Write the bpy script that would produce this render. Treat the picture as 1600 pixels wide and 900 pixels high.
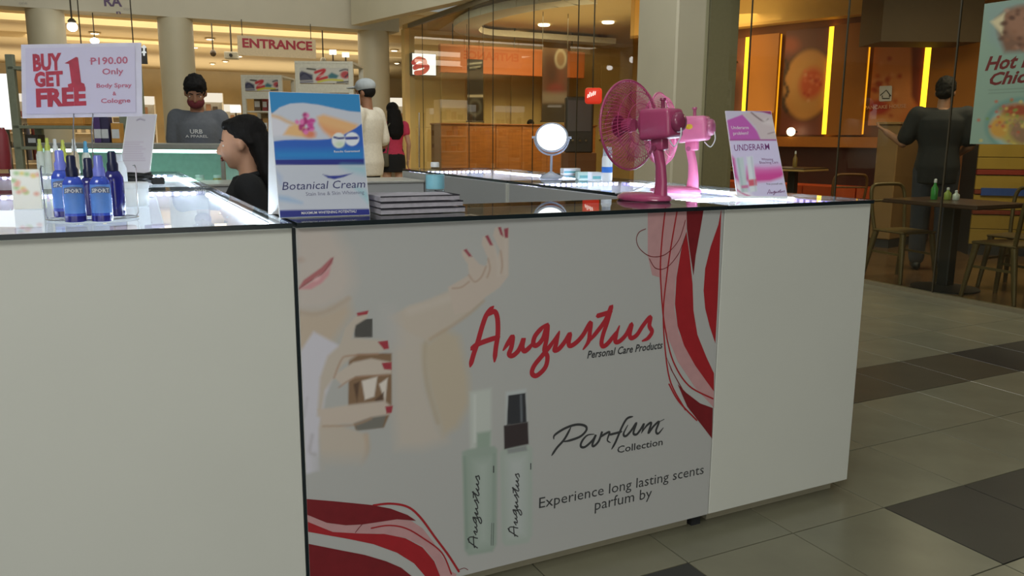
import bpy, bmesh, math, random
import numpy as np
from mathutils import Vector, Matrix, Euler, noise
random.seed(7)
for _o in list(bpy.data.objects): bpy.data.objects.remove(_o)
SC = bpy.context.scene
COL = SC.collection

# ------------------------------------------------------------------ camera
F_PX, YAW, PITCH, ROLL, CAM_H = 1276.35, math.radians(26.733), math.radians(10.475), math.radians(0.413), 1.25
FW = np.array([math.sin(YAW)*math.cos(PITCH), math.cos(YAW)*math.cos(PITCH), -math.sin(PITCH)])
_r = np.array([math.cos(YAW), -math.sin(YAW), 0.0]); _u = np.cross(_r, FW)
RT = _r*math.cos(ROLL)+_u*math.sin(ROLL); UP = -_r*math.sin(ROLL)+_u*math.cos(ROLL)
CC = np.array([0, 0, CAM_H])
cam = bpy.data.cameras.new('camera'); camo = bpy.data.objects.new('camera', cam); COL.objects.link(camo)
cam.sensor_width = 36; cam.lens = F_PX/1600*36; cam.clip_start = .05; cam.clip_end = 200
camo.matrix_world = Matrix(((RT[0], UP[0], -FW[0], CC[0]), (RT[1], UP[1], -FW[1], CC[1]), (RT[2], UP[2], -FW[2], CC[2]), (0, 0, 0, 1)))
SC.camera = camo

# ------------------------------------------------------------------ world, lights, exposure
w = bpy.data.worlds.new('mall_ambient'); SC.world = w; w.use_nodes = True
w.node_tree.nodes['Background'].inputs[0].default_value = (.96, 1.0, .90, 1)
w.node_tree.nodes['Background'].inputs[1].default_value = .25
SC.view_settings.view_transform = 'Standard'; SC.view_settings.look = 'None'
SC.view_settings.exposure = 0.0; SC.view_settings.gamma = 1.0; SC.view_settings.use_curve_mapping = False

def area(name, loc, target, sx, sy, power, color):
    l = bpy.data.lights.new(name, 'AREA'); l.shape = 'RECTANGLE'; l.size = sx; l.size_y = sy; l.energy = power; l.color = color
    o = bpy.data.objects.new(name, l); COL.objects.link(o); o.location = loc
    o.rotation_euler = (Vector(target)-Vector(loc)).to_track_quat('-Z', 'Y').to_euler()
    return o
area('kiosk_fill', (-2.6, -1.8, 4.4), (-.3, 2.0, .5), 2.4, 1.6, 125, (1, 1, .95))  # unseen area light added to brighten the left counter front
area('kiosk_fill', (.9, 1.7, 4.5), (.9, 1.7, 0), 1.7, 1.7, 20, (.97, 1, .97))  # unseen overhead light, added where the table mirror reflects it as white
area('hall_lamp', (2.0, 13.0, 5.2), (2.5, 18.5, 3.6), 7, 1.0, 85, (1, .99, .93))
area('hall_lamp', (3.0, 5.5, 5.0), (5.2, 7.6, 2.0), 2, 2, 130, (1, .97, .86))
area('store_lamp', (2.5, 21.5, 3.95), (2.5, 21.5, 0), 9, 4, 330, (1, .88, .66))
area('store_lamp', (3.5, 28, 3.95), (3.5, 28, 0), 10, 5, 420, (1, .88, .66))
area('dining_lamp', (7.9, 14.2, 3.45), (7.9, 14.4, 0), 2.2, 2.2, 150, (1, .8, .45))
area('dining_fill', (8.0, 12.0, 2.9), (8.0, 12.0, 5), 2.5, 6, 34, (1, .8, .45))  # added upward fill that brightens the restaurant ceiling
area('dining_fill', (8.0, 9.3, 2.6), (9.0, 9.6, 3.4), .8, 2.5, 6, (1, .78, .4))  # added upward fill for the cream cornice
area('dining_lamp', (8.0, 9.6, 2.98), (8.3, 9.9, 0), 1.2, 2.5, 26, (1, .72, .36))
area('dining_lamp', (7.6, 4.6, 2.98), (7.8, 4.8, 0), 1.4, 1.2, 50, (1, .84, .56))
area('store_fill', (1.5, 22, 3.2), (1.5, 22, 5), 12, 3, 40, (1, .9, .7))  # added upward fill under the store ceiling, no fixture there
area('store_fill', (3, 28, 3.2), (3, 28, 5), 14, 5, 150, (1, .88, .66))  # second added fill, brightens the middle of the store ceiling
area('store_fill', (3, 35, 3.1), (3, 35, 5), 16, 5, 260, (1, .88, .66))  # added fill for the far, otherwise unlit store ceiling

# ------------------------------------------------------------------ photo geometry
def ray(x, y): return RT*(x-800)/F_PX-UP*(y-450)/F_PX+FW
def pl(x, y, ax, v):
    d = ray(x, y); return Vector(CC+d*((v-CC[ax])/d[ax]))
def atZ(x, y, z): return pl(x, y, 2, z)
def atY(x, y, v): return pl(x, y, 1, v)
def atX(x, y, v): return pl(x, y, 0, v)
def atD(x, y, d): return Vector(CC+ray(x, y)*d)
def proj(p):
    d = np.asarray(p)-CC; k = d@FW
    return np.stack([800+F_PX*(d@RT)/k, 450-F_PX*(d@UP)/k], -1)

class Plane:
    """flat face in the place: origin o, unit axes u (right), v (up), n (towards viewer)"""
    def __init__(s, o, u, v, n=None):
        s.o = np.array(o, float); s.u = np.array(u, float)/np.linalg.norm(u); s.v = np.array(v, float)/np.linalg.norm(v)
        s.n = np.cross(s.u, s.v)
    def px(s, x, y):
        d = ray(x, y); t = ((s.o-CC)@s.n)/(d@s.n); p = CC+d*t-s.o
        return (p@s.u, p@s.v)
    def pxs(s, pts): return [s.px(*p) for p in pts]
    def pt(s, a, b, k=0): return Vector(s.o+s.u*a+s.v*b+s.n*k)

# ------------------------------------------------------------------ materials
def lin(c):
    return tuple(((v/255)/12.92 if v/255 <= .04045 else ((v/255+.055)/1.055)**2.4) for v in c)
MATS = {}
def mat(name, rgb, rough=.55, metal=0, var=.06, scale=30, bump=0, spec=.5, coat=0, emit=None, es=0, alpha=None, trans=0, stretch=None):
    """procedural principled material, rgb given as sRGB 0-255 albedo"""
    if name in MATS: return MATS[name]
    m = bpy.data.materials.new(name); m.use_nodes = True; nt = m.node_tree; b = nt.nodes['Principled BSDF']
    c = lin(rgb)
    tc = nt.nodes.new('ShaderNodeTexCoord'); mp = nt.nodes.new('ShaderNodeMapping'); nt.links.new(tc.outputs['Object'], mp.inputs[0])
    if stretch: mp.inputs['Scale'].default_value = stretch
    n = nt.nodes.new('ShaderNodeTexNoise'); n.inputs['Scale'].default_value = scale; n.inputs['Detail'].default_value = 4
    nt.links.new(mp.outputs[0], n.inputs['Vector'])
    r = nt.nodes.new('ShaderNodeValToRGB'); r.color_ramp.elements[0].position = .3; r.color_ramp.elements[1].position = .7
    r.color_ramp.elements[0].color = (*[x*(1-var) for x in c], 1); r.color_ramp.elements[1].color = (*[min(1, x*(1+var)) for x in c], 1)
    nt.links.new(n.outputs['Fac'], r.inputs[0]); nt.links.new(r.outputs[0], b.inputs['Base Color'])
    b.inputs['Roughness'].default_value = rough; b.inputs['Metallic'].default_value = metal; b.inputs['Specular IOR Level'].default_value = spec
    b.inputs['Coat Weight'].default_value = coat
    if trans: b.inputs['Transmission Weight'].default_value = trans
    if bump:
        bp = nt.nodes.new('ShaderNodeBump'); bp.inputs['Strength'].default_value = bump; bp.inputs['Distance'].default_value = .01
        nt.links.new(n.outputs['Fac'], bp.inputs['Height']); nt.links.new(bp.outputs[0], b.inputs['Normal'])
    if emit:
        b.inputs['Emission Color'].default_value = (*lin(emit), 1); b.inputs['Emission Strength'].default_value = es
    MATS[name] = m; return m
def glow(name, rgb, s):
    if name in MATS: return MATS[name]
    m = bpy.data.materials.new(name); m.use_nodes = True; nt = m.node_tree; nt.nodes.remove(nt.nodes['Principled BSDF'])
    e = nt.nodes.new('ShaderNodeEmission'); e.inputs[0].default_value = (*lin(rgb), 1); e.inputs[1].default_value = s
    nt.links.new(e.outputs[0], nt.nodes['Material Output'].inputs[0]); MATS[name] = m; return m
def glassmat(name, tint=(1, 1, 1), ior=1.45, rough=0.0, gain=1.0):
    if name in MATS: return MATS[name]
    m = bpy.data.materials.new(name); m.use_nodes = True; nt = m.node_tree; nt.nodes.remove(nt.nodes['Principled BSDF'])
    t = nt.nodes.new('ShaderNodeBsdfTransparent'); t.inputs[0].default_value = (*tint, 1)
    g = nt.nodes.new('ShaderNodeBsdfGlossy'); g.inputs['Roughness'].default_value = rough
    fr = nt.nodes.new('ShaderNodeFresnel'); fr.inputs[0].default_value = ior
    ge = nt.nodes.new('ShaderNodeNewGeometry')
    a = nt.nodes.new('ShaderNodeMath'); a.operation = 'SUBTRACT'; a.inputs[0].default_value = gain; nt.links.new(ge.outputs['Backfacing'], a.inputs[1]); a.use_clamp = True
    k = nt.nodes.new('ShaderNodeMath'); k.operation = 'MULTIPLY'; nt.links.new(fr.outputs[0], k.inputs[0]); nt.links.new(a.outputs[0], k.inputs[1])
    mx = nt.nodes.new('ShaderNodeMixShader'); nt.links.new(k.outputs[0], mx.inputs[0]); nt.links.new(t.outputs[0], mx.inputs[1]); nt.links.new(g.outputs[0], mx.inputs[2])
    nt.links.new(mx.outputs[0], nt.nodes['Material Output'].inputs[0]); MATS[name] = m; return m
def vcmat(name, rough=.5, emit=0, spec=.5):
    """printed surface: the print is stored as a colour attribute drawn by this script"""
    if name in MATS: return MATS[name]
    m = bpy.data.materials.new(name); m.use_nodes = True; nt = m.node_tree; b = nt.nodes['Principled BSDF']
    a = nt.nodes.new('ShaderNodeAttribute'); a.attribute_name = 'print'
    nt.links.new(a.outputs['Color'], b.inputs['Base Color']); b.inputs['Roughness'].default_value = rough; b.inputs['Specular IOR Level'].default_value = spec
    if emit:
        nt.links.new(a.outputs['Color'], b.inputs['Emission Color']); b.inputs['Emission Strength'].default_value = emit
    MATS[name] = m; return m

# ------------------------------------------------------------------ objects
LOC = {}
def tag(o, label=None, cat=None, group=None, kind=None):
    if label: o['label'] = label
    if cat: o['category'] = cat
    if group: o['group'] = group
    if kind: o['kind'] = kind
    return o
def thing(name, label, cat, loc=(0, 0, 0), rotz=0, group=None, kind=None):
    o = bpy.data.objects.new(name, None); COL.objects.link(o); o.location = loc; o.rotation_euler = (0, 0, rotz); o.empty_display_size = .1
    LOC[o] = Vector(loc); return tag(o, label, cat, group, kind)
def dup(o, loc=None, rotz=None, parent=None, label=None):
    c = o.copy(); COL.objects.link(c)
    if parent: c.parent = parent
    if loc is not None: c.location = loc
    if rotz is not None: c.rotation_euler = (0, 0, rotz)
    if label: c['label'] = label
    for ch in list(o.children): dup(ch, parent=c)
    return c
def link(name, me, m, parent=None, local=False, smooth=False):
    if m and not me.materials: me.materials.append(m)
    o = bpy.data.objects.new(name, me); COL.objects.link(o)
    if smooth: me.polygons.foreach_set('use_smooth', [True]*len(me.polygons))
    if parent:
        o.parent = parent; L = LOC.get(parent, Vector()); LOC[o] = L
        if not local: me.transform(Matrix.Translation(-L))
    elif not local:
        co = np.array([v.co[:] for v in me.vertices]); lo, hi = co.min(0), co.max(0)
        L = Vector(((lo[0]+hi[0])/2, (lo[1]+hi[1])/2, lo[2])); me.transform(Matrix.Translation(-L)); o.location = L; LOC[o] = L
    return o

class MB:
    def __init__(s): s.v = []; s.f = []
    def add(s, v, f):
        k = len(s.v); s.v += [tuple(p) for p in v]; s.f += [tuple(i+k for i in q) for q in f]; return s
    def box(s, x0, x1, y0, y1, z0, z1):
        return s.add([(x0, y0, z0), (x1, y0, z0), (x1, y1, z0), (x0, y1, z0), (x0, y0, z1), (x1, y0, z1), (x1, y1, z1), (x0, y1, z1)],
                     [(0, 3, 2, 1), (4, 5, 6, 7), (0, 1, 5, 4), (1, 2, 6, 5), (2, 3, 7, 6), (3, 0, 4, 7)])
    def bbox(s, x0, x1, y0, y1, z0, z1, b=.004, seg=1):
        bm = bmesh.new(); bmesh.ops.create_cube(bm, size=1)
        for v in bm.verts: v.co = ((x0+x1)/2+v.co.x*(x1-x0), (y0+y1)/2+v.co.y*(y1-y0), (z0+z1)/2+v.co.z*(z1-z0))
        bmesh.ops.bevel(bm, geom=list(bm.edges), offset=b, segments=seg, affect='EDGES', profile=.5)
        return s.bm(bm)
    def bm(s, bm):
        bm.verts.index_update(); s.add([v.co for v in bm.verts], [[v.index for v in f.verts] for f in bm.faces]); bm.free(); return s
    def obox(s, c, ax, ay, az):
        c = Vector(c); ax, ay, az = Vector(ax), Vector(ay), Vector(az)
        return s.add([c-ax-ay-az, c+ax-ay-az, c+ax+ay-az, c-ax+ay-az, c-ax-ay+az, c+ax-ay+az, c+ax+ay+az, c-ax+ay+az],
                     [(0, 3, 2, 1), (4, 5, 6, 7), (0, 1, 5, 4), (1, 2, 6, 5), (2, 3, 7, 6), (3, 0, 4, 7)])
    def bar(s, a, b, w, h, up=(0, 0, 1)):
        a, b = Vector(a), Vector(b); d = (b-a); x = d.normalized(); y = Vector(up).cross(x)
        if y.length < 1e-4: y = Vector((0, 1, 0)).cross(x)
        y.normalize(); z = x.cross(y); return s.obox((a+b)/2, d/2, y*w/2, z*h/2)
    def tube(s, pts, r, n=8, closed=False, caps=True):
        P = [Vector(p) for p in pts]; m = len(P); R = r if hasattr(r, '__len__') else [r]*m
        T = [(P[(i+1) % m if closed else min(i+1, m-1)]-P[(i-1) % m if closed else max(i-1, 0)]).normalized() for i in range(m)]
        nrm = T[0].orthogonal().normalized(); k = len(s.v); V = []
        for i in range(m):
            nrm = (nrm-T[i]*nrm.dot(T[i])).normalized() if i else nrm; bi = T[i].cross(nrm)
            for j in range(n):
                a = 2*math.pi*j/n; V.append(P[i]+(nrm*math.cos(a)+bi*math.sin(a))*R[i])
        Fc = []
        for i in range(m if closed else m-1):
            i2 = (i+1) % m
            for j in range(n): Fc.append((i*n+j, i*n+(j+1) % n, i2*n+(j+1) % n, i2*n+j))
        if caps and not closed: Fc += [tuple(range(n))[::-1], tuple(range((m-1)*n, m*n))]
        return s.add(V, Fc)
    def lathe(s, prof, c=(0, 0, 0), n=20, sx=1, sy=1, rot=None):
        c = Vector(c); V = []; m = len(prof)
        for (r, z) in prof:
            for j in range(n):
                a = 2*math.pi*j/n; p = Vector((r*math.cos(a)*sx, r*math.sin(a)*sy, z)); V.append((rot @ p if rot else p)+c)
        Fc = [(i*n+j, i*n+(j+1) % n, (i+1)*n+(j+1) % n, (i+1)*n+j) for i in range(m-1) for j in range(n)]
        Fc += [tuple(range(n))[::-1], tuple(range((m-1)*n, m*n))]
        return s.add(V, Fc)
    def ell(s, c, r, n=12, m=8, rot=None):
        rx, ry, rz = r if hasattr(r, '__len__') else (r, r, r); c = Vector(c)
        V = []; 
        for i in range(m+1):
            t = math.pi*i/m
            for j in range(n):
                a = 2*math.pi*j/n; st = max(math.sin(t), 1e-3); p = Vector((rx*st*math.cos(a), ry*st*math.sin(a), -rz*math.cos(t))); V.append((rot @ p if rot else p)+c)
        Fc = [(i*n+j, i*n+(j+1) % n, (i+1)*n+(j+1) % n, (i+1)*n+j) for i in range(m) for j in range(n)]
        Fc += [tuple(range(n))[::-1], tuple(range(m*n, m*n+n))]
        return s.add(V, Fc)
    def cap(s, a, b, ra, rb, n=12):
        """tapered capsule"""
        a, b = Vector(a), Vector(b); d = (b-a); L = d.length; d = d.normalized() if L > 1e-6 else Vector((0, 0, 1)); pts = []; R = []
        for t in (-1, -.85, -.5): pts.append(a+d*ra*t); R.append(ra*math.sqrt(max(1-t*t, .02)))
        pts += [a, b]; R += [ra, rb]
        for t in (.5, .85, 1): pts.append(b+d*rb*t); R.append(rb*math.sqrt(max(1-t*t, .02)))
        return s.tube(pts, R, n)
    def loft(s, rings, n=20):
        """rings: (centre, rx, ry, (optional rotation)) stacked ellipses"""
        V = []; m = len(rings)
        for q in rings:
            c, rx, ry = Vector(q[0]), q[1], q[2]; rot = q[3] if len(q) > 3 else None
            for j in range(n):
                a = 2*math.pi*j/n; ca, sa = math.cos(a), math.sin(a); e = .85
                p = Vector((rx*math.copysign(abs(ca)**e, ca), ry*math.copysign(abs(sa)**e, sa), 0)); V.append((rot @ p if rot else p)+c)
        Fc = [(i*n+j, i*n+(j+1) % n, (i+1)*n+(j+1) % n, (i+1)*n+j) for i in range(m-1) for j in range(n)]
        Fc += [tuple(range(n))[::-1], tuple(range((m-1)*n, m*n))]
        return s.add(V, Fc)
    def xf(s, M, k=0):
        s.v = s.v[:k]+[tuple(M @ Vector(p)) for p in s.v[k:]]; return s
    def mesh(s, name='m'):
        me = bpy.data.meshes.new(name); me.from_pydata(s.v, [], s.f); me.update(); return me
    def build(s, name, m, parent=None, local=False, smooth=False):
        me = s.mesh(name)
        bm = bmesh.new(); bm.from_mesh(me); bmesh.ops.recalc_face_normals(bm, faces=bm.faces); bm.to_mesh(me); bm.free()
        o = link(name, me, m, parent, local, smooth)
        if smooth: sharp(me)
        return o
def sharp(me, ang=50):
    bm = bmesh.new(); bm.from_mesh(me)
    for e in bm.edges:
        if len(e.link_faces) == 2 and e.calc_face_angle(0) > math.radians(ang): e.smooth = False
    bm.to_mesh(me); bm.free()
def remeshed(mb, voxel, smooth=2, name='m'):
    me = mb.mesh('tmp'); o = bpy.data.objects.new('tmp', me); COL.objects.link(o)
    md = o.modifiers.new('r', 'REMESH'); md.mode = 'VOXEL'; md.voxel_size = voxel; md.use_smooth_shade = True
    if smooth:
        sm = o.modifiers.new('s', 'SMOOTH'); sm.factor = .5; sm.iterations = smooth
    dg = bpy.context.evaluated_depsgraph_get(); out = bpy.data.meshes.new_from_object(o.evaluated_get(dg)); out.name = name
    bpy.data.objects.remove(o); bpy.data.meshes.remove(me)
    out.polygons.foreach_set('use_smooth', [True]*len(out.polygons)); return out

# ------------------------------------------------------------------ print: flat shapes and lettering on a Plane
def crom(pts, n=6, closed=False):
    P = [np.array(p, float) for p in pts]; m = len(P); out = []
    if m < 3: return [tuple(p) for p in P]
    rng = range(m) if closed else range(m-1)
    for i in rng:
        if closed: p0, p1, p2, p3 = P[i-1], P[i], P[(i+1) % m], P[(i+2) % m]
        else: p0, p1, p2, p3 = P[max(i-1, 0)], P[i], P[i+1], P[min(i+2, m-1)]
        for k in range(n):
            t = k/n; out.append(tuple(.5*((2*p1)+(-p0+p2)*t+(2*p0-5*p1+4*p2-p3)*t*t+(-p0+3*p1-3*p2+p3)*t**3)))
    if not closed: out.append(tuple(P[-1]))
    return out
class Print:
    """collects flat printed shapes of one colour on a plane; drawn in photo pixels or plane metres"""
    def __init__(s, plane, k=.0006): s.p = plane; s.k = k; s.mb = MB(); s.i = 0
    def poly_uv(s, uv):
        from mathutils.geometry import tessellate_polygon
        t = tessellate_polygon([[Vector((a, b, 0)) for a, b in uv]])
        s.mb.add([s.p.pt(a, b, s.k) for a, b in uv], [tuple(q) for q in t]); return s
    def poly(s, px, smooth=0, closed=True):
        if smooth: px = crom(px, smooth, True)
        return s.poly_uv(s.p.pxs(px))
    def stroke_uv(s, uv, w, taper=0):
        m = len(uv); L = [np.array(q, float) for q in uv]; A = []; B = []; s.i += 1; k0 = s.k+s.i*.00002
        for i in range(m):
            t = L[min(i+1, m-1)]-L[max(i-1, 0)]; t = t/(np.linalg.norm(t)+1e-9); nn = np.array([-t[1], t[0]])
            wi = w if not hasattr(w, '__len__') else w[i]
            if taper: wi = wi*min(1, .35+min(i, m-1-i)/max(1, m*taper))
            A.append(L[i]+nn*wi/2); B.append(L[i]-nn*wi/2)
        V = [s.p.pt(*q, k0+i*2e-6) for i, q in enumerate(A)]+[s.p.pt(*q, k0+i*2e-6) for i, q in enumerate(B)]
        s.mb.add(V, [(i, m+i, m+i+1, i+1) for i in range(m-1)])
        for kk, (q, ww) in enumerate(((L[0], w if not hasattr(w, '__len__') else w[0]), (L[-1], w if not hasattr(w, '__len__') else w[-1]))):
            if taper: ww = ww*.35
            s.mb.add([s.p.pt(q[0]+ww/2*math.cos(a), q[1]+ww/2*math.sin(a), k0-8e-6+kk*(m*2e-6+1.6e-5)) for a in np.linspace(0, 2*math.pi, 8, False)], [tuple(range(8))])
        return s
    def stroke(s, px, w, smooth=6, taper=0):
        """w in metres"""
        return s.stroke_uv(s.p.pxs(crom(px, smooth)), w, taper)
    def text(s, txt, pl_, pr_, cap_px, bold=0, shear=0):
        """text with its baseline from photo pixel pl_ to pr_; cap height in photo pixels at the left end"""
        a, b = np.array(s.p.px(*pl_)), np.array(s.p.px(*pr_)); up = np.array(s.p.px(pl_[0], pl_[1]-cap_px)); h = np.linalg.norm(up-a)
        return s.text_uv(txt, a, b, h, bold, shear)
    def text_uv(s, txt, a, b, h, bold=0, shear=0):
        a, b = np.array(a, float), np.array(b, float)
        cu = bpy.data.curves.new('t', 'FONT'); cu.body = txt; cu.size = 1; cu.resolution_u = 2; cu.offset = bold; cu.shear = shear; cu.fill_mode = 'FRONT'
        o = bpy.data.objects.new('t', cu); COL.objects.link(o); dg = bpy.context.evaluated_depsgraph_get()
        me = bpy.data.meshes.new_from_object(o.evaluated_get(dg)); co = np.array([v.co[:] for v in me.vertices]); fa = [tuple(p.vertices) for p in me.polygons]
        bpy.data.objects.remove(o); bpy.data.curves.remove(cu); bpy.data.meshes.remove(me)
        lo, hi = co.min(0), co.max(0); e = (b-a); W = np.linalg.norm(e); e = e/W; q = np.array([-e[1], e[0]])
        sx = W/(hi[0]-lo[0]); sy = h/.72
        V = [s.p.pt(*(a+e*(c[0]-lo[0])*sx+q*c[1]*sy), s.k) for c in co]; s.mb.add(V, fa); return s
    def build(s, name, m, parent):
        me = s.mb.mesh(name); o = link(name, me, m, parent); 
        bm = bmesh.new(); bm.from_mesh(me)
        n = Vector(s.p.n)
        for f in bm.faces:
            f.normal_update()
            if f.normal.dot(n) < 0: f.normal_flip()
        bm.to_mesh(me); bm.free(); return o
class Paint:
    """draws a picture per point; coordinates are arrays"""
    def __init__(s, x, y, base): s.x = x; s.y = y; s.c = np.tile(np.array(base, float), (len(x), 1))
    def _mix(s, a, col): 
        a = np.clip(a, 0, 1)[:, None]; s.c = s.c*(1-a)+np.array(col, float)*a
    def _sd(s, pts):
        P = np.array(pts, float); n = len(P); d = np.full(len(s.x), 1e9); inside = np.zeros(len(s.x), bool)
        for i in range(n):
            a, b = P[i], P[(i+1) % n]; e = b-a; wx, wy = s.x-a[0], s.y-a[1]
            t = np.clip((wx*e[0]+wy*e[1])/(e@e+1e-9), 0, 1); d = np.minimum(d, np.hypot(wx-e[0]*t, wy-e[1]*t))
            c = ((a[1] <= s.y) != (b[1] <= s.y))
            if abs(e[1]) > 1e-9: inside ^= c & (s.x < a[0]+(s.y-a[1])*e[0]/e[1])
        return np.where(inside, -d, d)
    def poly(s, pts, col, feather=2, alpha=1, smooth=0):
        if smooth: pts = crom(pts, smooth, True)
        d = s._sd(pts); s._mix((.5-d/(2*feather))*alpha, col); return s
    def stroke(s, pts, w, col, feather=1.5, alpha=1, smooth=5):
        P = np.array(crom(pts, smooth), float); d = np.full(len(s.x), 1e9)
        for a, b in zip(P[:-1], P[1:]):
            e = b-a; wx, wy = s.x-a[0], s.y-a[1]; t = np.clip((wx*e[0]+wy*e[1])/(e@e+1e-9), 0, 1); d = np.minimum(d, np.hypot(wx-e[0]*t, wy-e[1]*t))
        s._mix((.5-(d-w/2)/(2*feather))*alpha, col); return s
    def ell(s, c, r, col, feather=2, alpha=1, ang=0):
        dx, dy = s.x-c[0], s.y-c[1]; ca, sa = math.cos(ang), math.sin(ang); a, b = dx*ca+dy*sa, -dx*sa+dy*ca
        k = np.hypot(a/r[0], b/r[1]); s._mix((.5-(k-1)*min(r)/(2*feather))*alpha, col); return s
    def band(s, fn, col, feather=1.5, alpha=1):
        s._mix((.5-fn(s.x, s.y)/(2*feather))*alpha, col); return s
def vgrid(name, plane, u0, u1, v0, v1, nu, nv, fn, m, parent, k=.0004, inpx=True, shape=None):
    """grid face on a plane whose points carry the colours that fn(x, y) returns; x, y photo pixels or plane metres"""
    U, V = np.meshgrid(np.linspace(u0, u1, nu), np.linspace(v0, v1, nv)); U = U.ravel(); V = V.ravel()
    P = plane.o+U[:, None]*plane.u+V[:, None]*plane.v+plane.n*k
    if inpx: q = proj(P); cols = fn(q[:, 0], q[:, 1])
    else: cols = fn(U, V)
    me = bpy.data.meshes.new(name); i = (np.arange(nv-1)[:, None]*nu+np.arange(nu-1)).ravel()
    fc = np.stack([i, i+1, i+1+nu, i+nu], 1); me.from_pydata(P.tolist(), [], fc.tolist()); me.update()
    ca = me.color_attributes.new('print', 'FLOAT_COLOR', 'POINT'); ca.data.foreach_set('color', np.concatenate([np.clip(cols, 0, 1), np.ones((len(cols), 1))], 1).ravel())
    return link(name, me, m, parent)
# ------------------------------------------------------------------ floor
TP = .4235; TX0, TY0 = 2.34, 1.777
m_grout = mat('floor_grout', (52, 50, 40), .7, scale=12)
m_tile = [mat('floor_tile_beige', (120, 118, 99), .26, scale=5, var=.08), mat('floor_tile_beige_warm', (123, 120, 100), .26, scale=5, var=.08)]
m_tdark = [mat('floor_tile_charcoal', (50, 49, 45), .38, scale=6, var=.12), mat('floor_tile_brown', (76, 70, 56), .36, scale=6, var=.1)]
fl = MB().box(-14, 14, -5, 40, -.12, -.004).build('floor', m_grout); tag(fl, kind='structure')
def tile_mesh(m):
    me = MB().bbox(.002, TP-.002, .002, TP-.002, -.012, 0, .0012).mesh('tile'); me.materials.append(m); return me
tmes = {m: tile_mesh(m) for m in m_tile+m_tdark}
for i in range(-6, 9):
    for j in range(-4, 9):
        x, y = TX0+i*TP, TY0+j*TP
        if x+TP > 6.2 or (x+TP < 2.3 and y > 2.0 and y < 4.9): continue
        dark = j == 2 or (j == -1 and (i >= 0 or i < -2)) or (j == -4 and i % 3 == 0)
        m = (m_tdark[1] if j == 2 and i < 5 else m_tdark[0]) if dark else m_tile[(i*7+j*3) % 2]
        o = bpy.data.objects.new('tile', tmes[m]); COL.objects.link(o); o.parent = fl; o.location = Vector((x, y, 0))-LOC[fl]
# pale polished floor of the hall beyond the tiled patch
m_hall = mat('hall_floor_polished', (176, 160, 128), .18, scale=1.5, var=.06)
hf = MB().box(-13.9, 6.1, TY0+9*TP+.003, 39.9, -.003, 0).build('floor', m_hall); tag(hf, kind='structure')

# ------------------------------------------------------------------ kiosk
m_lam = mat('white_laminate', (212, 214, 206), .42, scale=3, var=.015)
m_lam_shade = mat('white_laminate_shaded', (184, 186, 188), .45, scale=3, var=.02)  # white laminate with the inner faces' shade put into its colour
m_kick = mat('kick_board', (165, 160, 138), .6, scale=8)
m_inner = mat('display_lining_white', (236, 238, 240), .5, scale=3, var=.01)
m_gedge = mat('glass_edge_dark_green', (26, 36, 40), .25, var=.1)
m_gtop = glassmat('counter_glass', (.95, .98, .97), 1.5)
m_led = glow('led_white', (215, 220, 255), 60)
m_ledp = glow('led_violet', (150, 140, 255), 9)
m_ledbase = mat('led_strip_base', (190, 188, 215), .5)
m_tube = glow('led_tube_white', (226, 238, 255), 45)
m_dark = mat('dark_foot', (38, 40, 44), .6)
ZT = 1.05
def led_strip(parent, a, b, nrm, m=m_led, pitch=.03, s=.006):
    """strip base with its row of diodes on a wall between a and b; nrm points out of the wall"""
    a, b, n = Vector(a), Vector(b), Vector(nrm); d = (b-a); L = d.length; t = d.normalized(); up = Vector((0, 0, 1))
    st = MB().obox((a+b)/2+n*.002, d/2, n*.002, up*.008).build('led_strip', m_ledbase, parent)
    k = MB(); c = int(L/pitch)
    for i in range(c): k.obox(a+t*(i+.5)*pitch+n*.0065, t*s*1.1, n*.0025, up*s)
    o = k.build('diode_row', m, st); o['kind'] = 'stuff'
def edge_trim(parent, x0, x1, y0, y1, z0=1.0385, z1=ZT, t=.004):
    k = MB(); k.box(x0-t, x1+t, y0-t, y0, z0, z1); k.box(x0-t, x1+t, y1, y1+t, z0, z1); k.box(x0-t, x0, y0, y1, z0, z1); k.box(x1, x1+t, y0, y1, z0, z1)
    return k.build('glass_edge', m_gedge, parent)
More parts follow.
